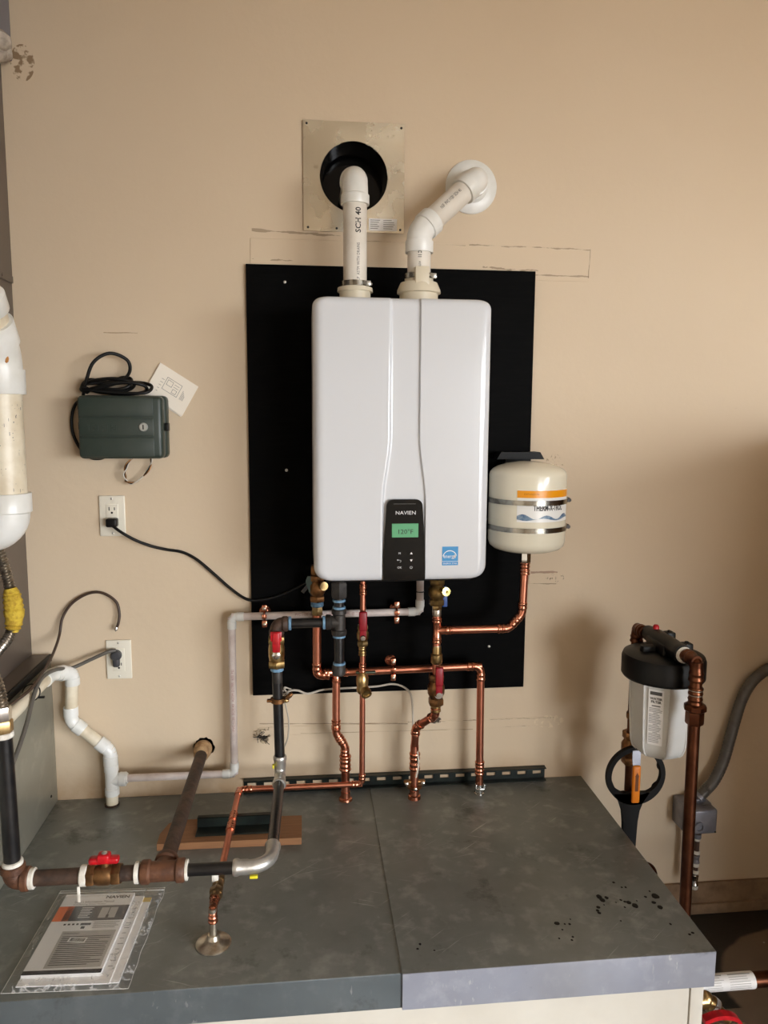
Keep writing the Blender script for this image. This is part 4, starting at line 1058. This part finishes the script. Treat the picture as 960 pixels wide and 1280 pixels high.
# old gas manifold
gm = thing('gas_manifold', 'old rusty gas pipe assembly with small red valve above the stand', 'pipe', (-.31, -.606, .638))
ym, zm = -.606, .638; RM = .0167
tee((-.308, ym, zm), (1, 0, 0), (0, 1, 0), RM, rust_fit, gm, L=.046, Lb=.046, style='iron')
ring((-.259, ym, zm), (1, 0, 0), .006, RM*1.3, tape, gm, 'thread_tape')
ring((-.308, ym+.048, zm), (0, 1, 0), .006, RM*1.15, tape, gm, 'thread_tape')
pipe('pipe', (-.308, ym, zm), (-.303, -.02, .638), RM, rust, gm)
mb = MB().lathe((-.3035, -.052, .638), (0, 1, 0), [(0, .017), (.004, .021), (.020, .0235), (.034, .026), (.050, .026)], 22); mb.build('caulk_plug', mat('beige_caulk', (190, 158, 118), .85, c2=(150, 116, 82), sc_=60, bump=.8), gm)
pipe('nipple', (-.355, ym, zm), (-.395, ym, zm), RM*.95, rust, gm)
ring((-.362, ym, zm), (1, 0, 0), .010, RM*1.35, tape, gm, 'thread_tape')
mb = MB().hexnut((-.395, ym, zm), (-1, 0, 0), .018, .0235).lathe((-.410, ym, zm), (-1, 0, 0), [(0, .018), (.010, .022), (.030, .022), (.040, .019)], 20).hexnut((-.448, ym, zm), (-1, 0, 0), .016, .0235).lathe((-.428, ym, zm+.016), (0, 0, 1), [(0, .010), (.012, .010), (.012, .006), (.022, .006)], 12)
mb.build('gas_valve', mat('old_brass', (136, 100, 64), .45, .85, c2=(100, 72, 46), sc_=60), gm)
mb = MB().box((-.460, ym-.010, zm+.026), (-.398, ym+.010, zm+.040), .005, 3).box((-.442, ym-.012, zm+.028), (-.416, ym+.012, zm+.048), .005, 3); rh = mb.build('butterfly_handle', red, gm)
screw((-.428, ym, zm+.047), (0, 0, 1), .006, steel, gm)
ring((-.471, ym, zm), (1, 0, 0), .015, RM*1.3, tape, gm, 'thread_tape')
MB().box((-.480, ym-.024, zm-.045), (-.474, ym-.021, zm-.010), .001).build('tape_tail', tape, gm)
pipe('nipple', (-.47, ym, zm), (-.58, ym, zm), RM*.98, rust, gm)
ring((-.576, ym, zm), (1, 0, 0), .012, RM*1.3, tape, gm, 'thread_tape')
elbow((-.614, ym, zm), (1, 0, 0), (0, 0, 1), RM, rust_fit, gm, T=.016, S=.018, style='iron')
ring((-.614, ym, zm+.038), (0, 0, 1), .010, RM*1.25, tape, gm, 'thread_tape')
pipe('pipe', (-.614, ym, zm), (-.616, ym, .955), RM, iron, gm)
ring((-.616, ym, .955), (0, 0, 1), .012, RM*1.15, tape, gm, 'thread_tape')
MB().hexnut((-.616, ym, .960), (0, 0, 1), .026, .019).build('brass_union', brass, gm)
MB().hexnut((-.616, ym, .985), (0, 0, 1), .03, .017).build('flare_nut', chrome, gm)
pts, rad = ribbed([(-.616, ym, 1.01), (-.619, ym, 1.04), (-.63, ym, 1.08), (-.66, ym-.01, 1.11), (-.72, ym-.02, 1.12), (-.77, ym-.02, 1.12)], .0115)
MB().sweep(pts, rad, 16).build('flexible_hose', flexm, gm)

# ------------------------------------------------------------------ strut channel, plank
sn = thing('strut_channel', 'long slotted dark green strut channel along the wall foot', 'channel', (.27, -.012, BZ))
x0, x1, z0, z1 = -.188, .727, BZ+.0025, BZ+.0425
mb = MB().box((x0, -.005, z0), (x1, -.002, z0+.0145)).box((x0, -.005, z1-.0145), (x1, -.002, z1))
nsl = 19; pitch = (x1-x0)/nsl
for k in range(nsl+1):
    c = x0+pitch*k; mb.box((max(x0, c-.0105), -.005, z0+.014), (min(x1, c+.0105), -.002, z1-.014))
mb.build('slotted_web', strut_m, sn)
for zz in (z0, z1-.0028):
    MB().box((x0, -.023, zz), (x1, -.002, zz+.0028), .0008, 1).build('flange', strut_m, sn)
pk = thing('wood_plank', 'short reddish brown plank lying on the stand under gas pipe', 'plank', (-.2, -.245, BZ))
MB().prism([(-.385, -.293, BZ+.0005), (-.017, -.298, BZ+.0005), (-.017, -.186, BZ+.0005), (-.350, -.178, BZ+.0005), (-.372, -.195, BZ+.0005), (-.386, -.245, BZ+.0005)], (0, 0, .0185)).build('board', wood, pk)
an = thing('angle_iron', 'dark green slotted steel offcut resting on the wood plank', 'offcut', (-.19, -.235, BZ+.019))
MB().box((-.292, -.270, BZ+.0195), (-.093, -.225, BZ+.0225), .0008, 1).build('base_leg', strut_m, an)
MB().box((-.292, -.228, BZ+.0195), (-.093, -.225, BZ+.048), .0008, 1).build('upright_leg', strut_m, an)
MB().box((-.292, -.228, BZ+.0455), (-.093, -.212, BZ+.048), .0008, 1).build('top_leg', strut_m, an)

# ------------------------------------------------------------------ manual in its plastic bag
mn = thing('user_manual', 'white heater manual with navy band lying inside clear plastic bag', 'manual', (-.48, -.61, BZ))
c0 = HP(26, 1222, .506); c1 = HP(126, 1218, .506); c2 = HP(170, 1118, .506); c3 = HP(73, 1121, .506)
er = ((c1-c0).normalized()+(c2-c3).normalized()).normalized(); mu = V((-er.y, er.x, 0)); W_ = .150; H_ = .255
o_ = c0+V((0, 0, BZ+.0008-c0.z)); o_.z = BZ+.0008
def blk(u0, u1, v0, v1, z0, z1):
    p = [o_+er*u+mu*v+V((0, 0, z0)) for u, v in ((u0, v0), (u1, v0), (u1, v1), (u0, v1))]; return MB().prism(p, (0, 0, z1-z0))
Wm = (c1-c0).length; Hm = ((c3-c0).length+(c2-c1).length)/2
blk(0, Wm+.040, -.016, Hm-.006, 0, .0022).build('loose_sheet', paper_w, mn)
blk(-.002, Wm+.022, -.020, Hm-.002, .0022, .0044).build('loose_sheet', paper_w, mn)
bk = blk(0, Wm, 0, Hm, .0046, .0115).build('booklet', paper_w, mn)
fb = flat_map(o_+V((0, 0, .0115)), er, mu, .0003); fb2 = flat_map(o_+V((0, 0, .0115)), er, mu, .0006)
patch(fb, .020, Wm, Hm*.63, Hm*.83).build('navy_band', navy, bk); patch(fb, .0, .034, Hm*.63, Hm*.83).build('orange_block', orange_p, bk)
patch(fb, .036, Wm-.006, Hm*.065, Hm*.50).build('warning_box', greybox, bk); patch(fb, 0, Wm, Hm*.0, Hm*.045).build('footer_bar', slot_m, bk)
mb = MB(); text('NAVIEN', .0135, lambda u, v: fb2(u+Wm-.034, v+Hm*.945), None, None, mb=mb, bold=.0004, sx=1.1); text('WARNING', .0070, lambda u, v: fb2(u+.057, v+Hm*.468), None, None, mb=mb)
for k in range(15):
    v = Hm*(.425-.0235*k); u0 = .042; patch(fb2, u0, Wm-.012-random.uniform(0, .03)*(k % 3 == 2), v, v+.0020, mb)
patch(fb2, .066, .088, Hm*.57, Hm*.598, mb); patch(fb2, .070, .078, Hm*.525, Hm*.555, mb)
for k in range(4): patch(fb2, .03+.009*k, .035+.009*k, Hm*.575, Hm*.595, mb)
mb.build('cover_print', ink, bk)
mb = MB(); text("User's Information Manual", .0105, lambda u, v: fb2(u+.028, v+Hm*.885), None, None, mb=mb, align='LEFT', sx=.78); text('Condensing Water Heater', .0066, lambda u, v: fb2(u+.028, v+Hm*.852), None, None, mb=mb, align='LEFT')
for k in range(4): patch(fb2, .094, Wm-.006-.006*(k % 2), Hm*(.60-.022*k), Hm*(.606-.022*k), mb)
mb.build('title_print', grey_ink, bk)
mb = MB()
for k in range(7): patch(fb2, .052, .078-.003*(k % 3), Hm*(.80-.022*k), Hm*(.808-.022*k), mb)
mb.build('model_lines', white_print, bk)
hp_ = patch(fb2, Wm-.058, Wm-.022, Hm*.66, Hm*.80).build('heater_picture', greybox, bk)
fb3 = flat_map(o_+V((0, 0, .0115)), er, mu, .0009)
mb = patch(fb3, Wm-.042, Wm-.036, Hm*.66, Hm*.70); patch(fb3, Wm-.0405, Wm-.0385, Hm*.70, Hm*.80, mb); patch(fb3, Wm-.05, Wm-.047, Hm*.80, Hm*.815, mb); patch(fb3, Wm-.034, Wm-.031, Hm*.80, Hm*.815, mb); mb.build('picture_detail', ink, bk)
fbs = lambda u, v: fb3(.076+u*.985+v*.17, Hm*.385-u*.10+v)
stb = patch(fbs, -.019, .019, -.0075, .0075).build('barcode_sticker', white_print, bk)
mb = MB(); u = -.015
while u < .014:
    w = random.choice((.0006, .0011, .0018)); patch(lambda a, b: fbs(a, b)+V((0, 0, .0003)), u, u+w, -.005, .005, mb); u += w+random.choice((.0006, .0012))
mb.build('barcode_lines', ink, stb)
mb = MB(); fe_ = flat_map(o_+V((0, 0, .0044)), er, mu, .0004)
for k in range(12): patch(fe_, Wm+.006, Wm+.013+random.uniform(0, .006), Hm*(.10+.065*k), Hm*(.106+.065*k), mb)
mb.build('sheet_lines', grey_ink, mn)
patch(flat_map(o_+V((0, 0, .0022)), er, mu, .0004), Wm+.022, Wm+.040, Hm-.022, Hm-.006).build('yellow_corner', mat('yellow_paper', (216, 186, 90), .6), mn)

bg_ = thing('plastic_bag', 'crinkled clear plastic zip bag around the manual, left front', 'bag', (-.45, -.61, BZ))
nu, nv = 46, 40; vs, fs = [], []
u0, u1, va, vb_ = -.024, Wm+.062, -.034, Hm+.030
for j in range(nv+1):
    for i in range(nu+1):
        u = u0+(u1-u0)*i/nu; v = va+(vb_-va)*j/nv
        def hgt(u, v):
            if -.004 < u < Wm+.003 and -.004 < v < Hm+.003: return .0128
            if -.006 < u < Wm+.044 and -.024 < v < Hm: return .0065
            return .0018
        h = sum(hgt(u+a, v+b) for a in (-.005, 0, .005) for b in (-.005, 0, .005))/9
        cr = (.5+.5*mnoise.noise(V((u*95+v*30, v*38, 1))))*(.010 if (u > Wm+.018 or v < -.014) else .0011)
        edge = min(u-u0, u1-u, v-va, vb_-v); cr *= min(1, max(0, edge/.01))
        wav = .004*mnoise.noise(V((v*22, 4, 0)))*(1 if i == nu else 0)
        vs.append(o_+er*(u+wav)+mu*v+V((0, 0, h+cr)))
fs = [(j*(nu+1)+i, j*(nu+1)+i+1, (j+1)*(nu+1)+i+1, (j+1)*(nu+1)+i) for j in range(nv) for i in range(nu)]
MB().add(vs, fs).build('film', bagm, bg_, angle=80)
rim = [vs[i] for i in range(nu+1)]+[vs[j*(nu+1)+nu] for j in range(1, nv+1)]+[vs[nv*(nu+1)+i] for i in range(nu-1, -1, -1)]+[vs[j*(nu+1)] for j in range(nv-1, 0, -1)]
MB().sweep([p+V((0, 0, .0005)) for p in rim], .0004, 6, closed=True).build('edge_seam', MATS.get('zip_white') or mat('zip_white', (225, 225, 222), .3), bg_)
mb = MB().sweep([o_+er*(u0+(u1-u0)*k/20)+mu*(vb_-.012)+V((0, 0, .0045)) for k in range(21)], .0011, 6); mb.build('zip_seal', mat('zip_white', (225, 225, 222), .3), bg_)

# ------------------------------------------------------------------ water filter at right
fx0, fy0 = .921, -.34
wf = thing('water_filter', 'white water filter housing with black cap hanging right of the stand', 'water filter', (fx0, fy0, .73))
ct, cb_ = 1.003, .938
MB().lathe((fx0, fy0, cb_), (0, 0, 1), [(0, .080), (0, .1), (.006, .104), (.050, .104), (.060, .1), (.065, .088), (.070, .05), (.072, 0.01)], 48).build('cap', black, wf, angle=30)
ROT = math.radians(-103.5)
def oct_row(r, z, n=48):
    out = []
    for k in range(n):
        a = 2*PI*k/n; q = (a % (PI/4))-PI/8; rr = r*math.cos(PI/8)/math.cos(q)*.55+r*.45*.97
        out.append((fx0+rr*math.cos(a+ROT), fy0+rr*math.sin(a+ROT), z))
    return out
rows = [(.03, .732), (.055, .734), (.066, .745), (.072, .762), (.0745, .79), (.0785, .86), (.081, .92), (.082, .94)]
vs = sum([oct_row(r, z) for r, z in rows], []); n = 48
fs = [(i*n+k, i*n+(k+1) % n, (i+1)*n+(k+1) % n, (i+1)*n+k) for i in range(len(rows)-1) for k in range(n)]+[tuple(range(n))[::-1]]
MB().add(vs, fs).build('sump', sump_m, wf, angle=25)
for k in range(8):
    a = PI/4*k+math.radians(-103.5); ca, sa = math.cos(a), math.sin(a)
    pts = [(fx0+r*ca*1.0, fy0+r*sa*1.0, z) for r, z in ((.058, .737), (.067, .746), (.0725, .762), (.075, .79), (.079, .86), (.082, .937))]
    MB().sweep(pts, .0022, 8).build('sump_rib', sump_m, wf)
# label on the flat left of the front rib
la = math.radians(-126.0); ln = V((math.cos(la), math.sin(la), 0)); lr = V((-ln.y, ln.x, 0)); lu = V((0, 0, 1))-ln*(-.055); lu.normalize()
rl_ = lambda z: .0745+(z-.79)*.057
def flab(u, v, e=.0010):
    z = .853+v; r = rl_(z)*1.0; return V((fx0, fy0, z))+ln*(r*math.cos(PI/8)*.55+r*.45*.97+.0007+e)+lr*u
wl = patch(flab, -.0185, .0185, -.076, .072, None, 1, 8).build('label', paper_w, wf)
f5 = lambda u, v: flab(u, v, .0016)
mb = MB(); text('WATER', .0085, lambda u, v: f5(u, v+.048), None, None, mb=mb, bold=.0004); text('FILTER', .0085, lambda u, v: f5(u, v+.0395), None, None, mb=mb, bold=.0004)
patch(f5, -.015, .014, .058, .067, mb); patch(f5, -.010, .011, .028, .0305, mb)
for k in range(22):
    v = .022-.0043*k
    if k in (3, 10, 15): patch(f5, -.006, .006, v, v+.0012, mb); continue
    patch(f5, -.016, .016-random.uniform(0, .008), v, v+.0011, mb)
mb.build('label_print', mat('label_grey_ink', (84, 82, 80), .6), wl)
# head ports: run along y between the two pipes
zp = 1.027
hd = MB().lathe((fx0, fy0+.095, zp), (0, -1, 0), [(0, .020), (.02, .022), (.05, .024), (.14, .024), (.17, .022), (.175, .0235), (.195, .0235)], 22).build('head_port', black, wf)
mb = MB().box((fx0-.028, fy0-.05, 1.0), (fx0+.028, fy0+.05, 1.035), .006).box((fx0-.062, fy0-.012, 1.0), (fx0+.062, fy0+.012, 1.022), .004); mb.build('head_block', black, wf)
for (dx, dy, h) in ((.030, .035, 1.046), (.036, -.045, 1.040)):
    b = MB().box((fx0+dx-.013, fy0+dy-.013, 1.0), (fx0+dx+.013, fy0+dy+.013, h), .004).build('mounting_boss', black, wf)
    screw((fx0+dx, fy0+dy, h), (0, 0, 1), .006, black_dull, b)
MB().lathe((fx0-.0, fy0+.05, 1.045), (0, 0, 1), [(0, .008), (.012, .008), (.016, .005), (.0162, 0)], 14).build('pressure_button', red, wf)

# inlet copper pipe (left/back) with ball valve, outlet (right/front)
RC = .0143
ip = thing('filter_inlet_pipe', 'aged copper pipe with orange lever valve, left of the filter', 'pipe', (.911, -.2, FZ))
yi = -.2
elbow((.911, yi, zp), (0, -1, 0), (0, 0, -1), RC, copper_old, ip, T=.018, S=.022)
pipe('pipe', (.911, yi, zp), (.911, yi, .345), RC, copper_old, ip)
elbow((.911, yi, .313), (0, 0, 1), (1, 0, 0), RC, copper_old, ip, T=.02, S=.016)
pipe('pipe', (.93, yi, .313), (.965, yi, .313), RC, copper_old, ip)
elbow((.990, yi, .313), (-1, 0, 0), (0, 0, -1), RC*1.08, copper_old, ip, T=.024, S=.018)
pipe('pipe', (.990, yi, .29), (.990, yi, FZ+.001), RC, copper_old, ip)
pipe('pipe', (.911, yi, zp), (.911, fy0+.09, zp), RC, copper_old, ip)
ball_valve((.911, yi, .680), (0, 0, 1), RC*1.05, .095, bronze, ip)
ring((.911, yi, .775), (0, 0, 1), .02, RC*1.25, bronze, ip, 'union')
MB().lathe((.906, yi-.020, .690), (.35, -1, .1), [(0, .010), (.02, .010), (.022, .007), (.028, .007)], 10).build('stem_nut', chrome, ip)
lh = MB().prism([(.887, -.258, .698), (.911, -.258, .698), (.909, -.262, .670), (.907, -.266, .652), (.887, -.266, .652), (.886, -.262, .670)], (0, -.003, 0)).build('lever_neck', galv, ip)
MB().box((.885, -.275, .552), (.908, -.265, .660), .0048, 3).build('lever_grip', orange, ip)
fq_ = flat_map((.8965, -.2753, .612), (0, 0, 1), (-1, 0, 0)); pm = MB(); patch(fq_, -.024, .018, -.0045, .0045, pm); poly(fq_, [(.018, -.006), (.030, 0), (.018, .006)], pm); pm.build('lever_mark', mat('brown_mark', (110, 60, 20), .5), ip)

op = thing('filter_outlet_pipe', 'aged copper pipe with hexagonal union in front of the filter', 'pipe', (.930, -.5, FZ))
yo_ = -.495; xo = .926
pipe('pipe', (fx0, fy0-.095, zp), (xo, yo_, zp), RC, copper_old, op)
ring((fx0, fy0-.103, zp), (0, 1, 0), .004, .0205, tape, op, 'thread_tape')
elbow((xo, yo_, zp), (0, 1, 0), (0, 0, -1), RC, copper_old, op, T=.022, S=.026)
pipe('pipe', (xo, yo_, zp), (xo+.010, yo_, FZ+.02), RC, copper_old, op)
for z in (.958, .946): ring((xo+.001, yo_, z), (0, 0, 1), .0022, RC*1.22, solder, op, 'solder_ring')
coupling((xo+.001, yo_, .965), (xo+.001, yo_, .920), RC, copper_old, op)
MB().lathe((xo+.002, yo_, .905), (0, 0, 1), [(0, .022), (.004, .027), (.014, .027), (.019, .020)], 8).hexnut((xo+.002, yo_, .872), (0, 0, 1), .034, .0215).build('union', copper_old, op)
MB().lathe((xo+.010, yo_, FZ+.001), (0, 0, 1), [(0, .03), (.006, .03), (.02, .018), (.03, .016)], 20).build('floor_collar', copper_old, op)

# filter wrench hanging on the inlet pipe
fw = thing('filter_wrench', 'black plastic ring wrench hanging behind the white filter', 'wrench', (.918, -.243, .52))
wy, wx, wz, wr = -.249, .9035, .622, .079
mb = MB(); n = 56; vs = []; fs = []
for k in range(n):
    a = 2*PI*k/n+PI/2; ca, sa = math.cos(a), math.sin(a)
    tooth = .004 if k % 7 in (2, 3) else 0
    w = .0065+.016*max(0, -sa)**2
    for r, y in ((wr-w-tooth*0+.0, wy-.007), (wr+.007, wy-.007), (wr+.007, wy+.007), (wr-w-tooth, wy+.007)):
        vs.append((wx+r*ca*.98, y, wz+r*sa*.98))
for k in range(n):
    j = (k+1) % n
    for q in range(4): fs.append((k*4+q, j*4+q, j*4+(q+1) % 4, k*4+(q+1) % 4))
MB().add(vs, fs).build('ring', black_dull, fw, angle=30)
prof = [(-.052, .572), (-.034, .545), (-.025, .52), (-.021, .49), (-.0195, .46), (-.018, .40), (-.018, .34)]
pl2 = [(wx-.0105+x, wy-.007, z) for x, z in prof]+[(wx-.0105-x, wy-.007, z) for x, z in prof[::-1]]
MB().prism(pl2, (0, .014, 0)).build('handle', black_dull, fw)

# floor drain copper bend, electrical box, conduit
jb = thing('junction_box', 'grey weatherproof electrical box low on the wall with taped stub', 'junction box', (1.2, 0, .345))
MB().box((1.148, -.068, .338), (1.244, -.0005, .424), .006, 2).build('box', galv, jb)
MB().box((1.150, -.104, .345), (1.242, -.066, .424), .008, 3).build('cover', galv, jb)
MB().box((1.180, -.062, .424), (1.215, -.020, .436), .003).build('top_lug', galv, jb)
MB().lathe((1.182, -.104, .372), (0, -1, 0), [(0, .016), (.008, .016), (.008, .011), (.002, .010)], 20).build('hub', galv, jb)
screw((1.236, -.104, .352), (0, -1, 0), .003, slot_m, jb)
sx, sy = 1.190, -.085
pipe('stub_pipe', (sx, sy, .344), (sx, sy, .155), .0078, mat('dark_stub', (84, 66, 58), .5, .4), jb)
MB().lathe((sx, sy, .338), (0, 0, -1), [(0, .012), (.012, .012), (.016, .009)], 16).build('hub_nut', galv, jb)
for z in (.322, .278, .237, .214): ring((sx, sy, z), (0, 0, 1), .011, .0106, tape, jb, 'thread_tape')
coupling((sx, sy, .268), (sx, sy, .243), .0085, galv, jb, 'press')
coupling((sx, sy, .205), (sx, sy, .168), .0085, chrome, jb, 'press')
ring((sx, sy, .163), (0, 0, 1), .012, .0108, tape, jb, 'thread_tape')
cdt = thing('flexible_conduit', 'thick grey ribbed conduit curving up from the electrical box', 'conduit', (1.2, -.05, .43))
P_ = [WP(873, 997, -.045), WP(882, 988, -.045), WP(893, 975, -.045), WP(904, 952, -.04), WP(912, 925, -.035), WP(919, 900, -.03), WP(927, 875, -.03), WP(938, 855, -.03), WP(950, 843, -.03), WP(965, 834, -.03), WP(1000, 822, -.03), WP(1060, 812, -.03)]
pts, rad = ribbed(P_, .0165, amp=.035, step=.006)
MB().sweep(pts, rad, 18).build('hose', cond_m, cdt)
d_ = (pts[1]-pts[0]).normalized(); MB().lathe(pts[0]-d_*.004, d_, [(0, .014), (.004, .020), (.014, .020), (.016, .018)], 20).build('end_fitting', galv, cdt)
lp = thing('labelled_pipe', 'brown pipe with white paper label leaving the stand side rightward', 'pipe', (1.0, -.6, .273))
pipe('pipe', (.833, -.60, .273), (2.2, -.60, .273), .0185, copper_old, lp)
fL = cyl_map((.975, -.60, .273), (1, 0, 0), (0, -1, .45), .0187, .0004)
w2 = MB(); patch(fL, -.095, .078, -.058, .058, w2, 1, 24); pw = w2.build('paper_label', paper_w, lp)
mb = MB(); fL2 = cyl_map((.975, -.60, .273), (1, 0, 0), (0, -1, .45), .0187, .001)
for k in range(9):
    for a, b in ((-.05, .0), (.012, .070)): patch(fL2, a, b-random.uniform(0, .012), .018-.005*k, .0188-.005*k+(.002 if k == 0 else 0), mb, 1, 2)
mb.build('label_print', mat('pale_grey_ink', (168, 166, 164), .6), pw)
hv = thing('red_lever_valve', 'brass valve with red lever beside the stand, bottom right corner', 'valve', (.88, -.72, .30))
mb = MB().lathe((.833, -.70, .318), (1, 0, 0), [(0, .014), (.02, .014), (.02, .018), (.045, .018), (.05, .012)], 18).sphere((.878, -.70, .322), .0165).lathe((.878, -.70, .322), (.75, -.15, -.7), [(0, .014), (.012, .015), (.016, .018), (.030, .018), (.034, .012), (.07, .011)], 18)
mb.build('body', brass, hv)
MB().lathe((.888, -.703, .311), (.75, -.15, -.7), [(0, .0195), (.012, .0195)], 20).build('collar', steel, hv)
cc = spline([(.850, -.742, .306), (.880, -.745, .318), (.912, -.745, .314), (.934, -.742, .296), (.946, -.738, .262)], 6)
mb = MB(); vs = []; fs = []
for i, c in enumerate(cc):
    for dy, dz in ((-.009, -.004), (.009, -.004), (.009, .006), (-.009, .006)): vs.append(c+V((0, dy, dz)))
for i in range(len(cc)-1):
    for q in range(4): fs.append((i*4+q, (i+1)*4+q, (i+1)*4+(q+1) % 4, i*4+(q+1) % 4))
fs += [(0, 1, 2, 3), tuple(len(vs)-4+q for q in range(4))]
mb.add(vs, fs).build('lever', red, hv)
MB().sweep(spline([(.905, -.71, .26), (.94, -.70, .245), (.985, -.69, .235), (1.0, -.68, .20), (.99, -.66, .10), (.985, -.65, FZ+.01)], 6), .006, 10).build('outlet_tube', brass, hv)
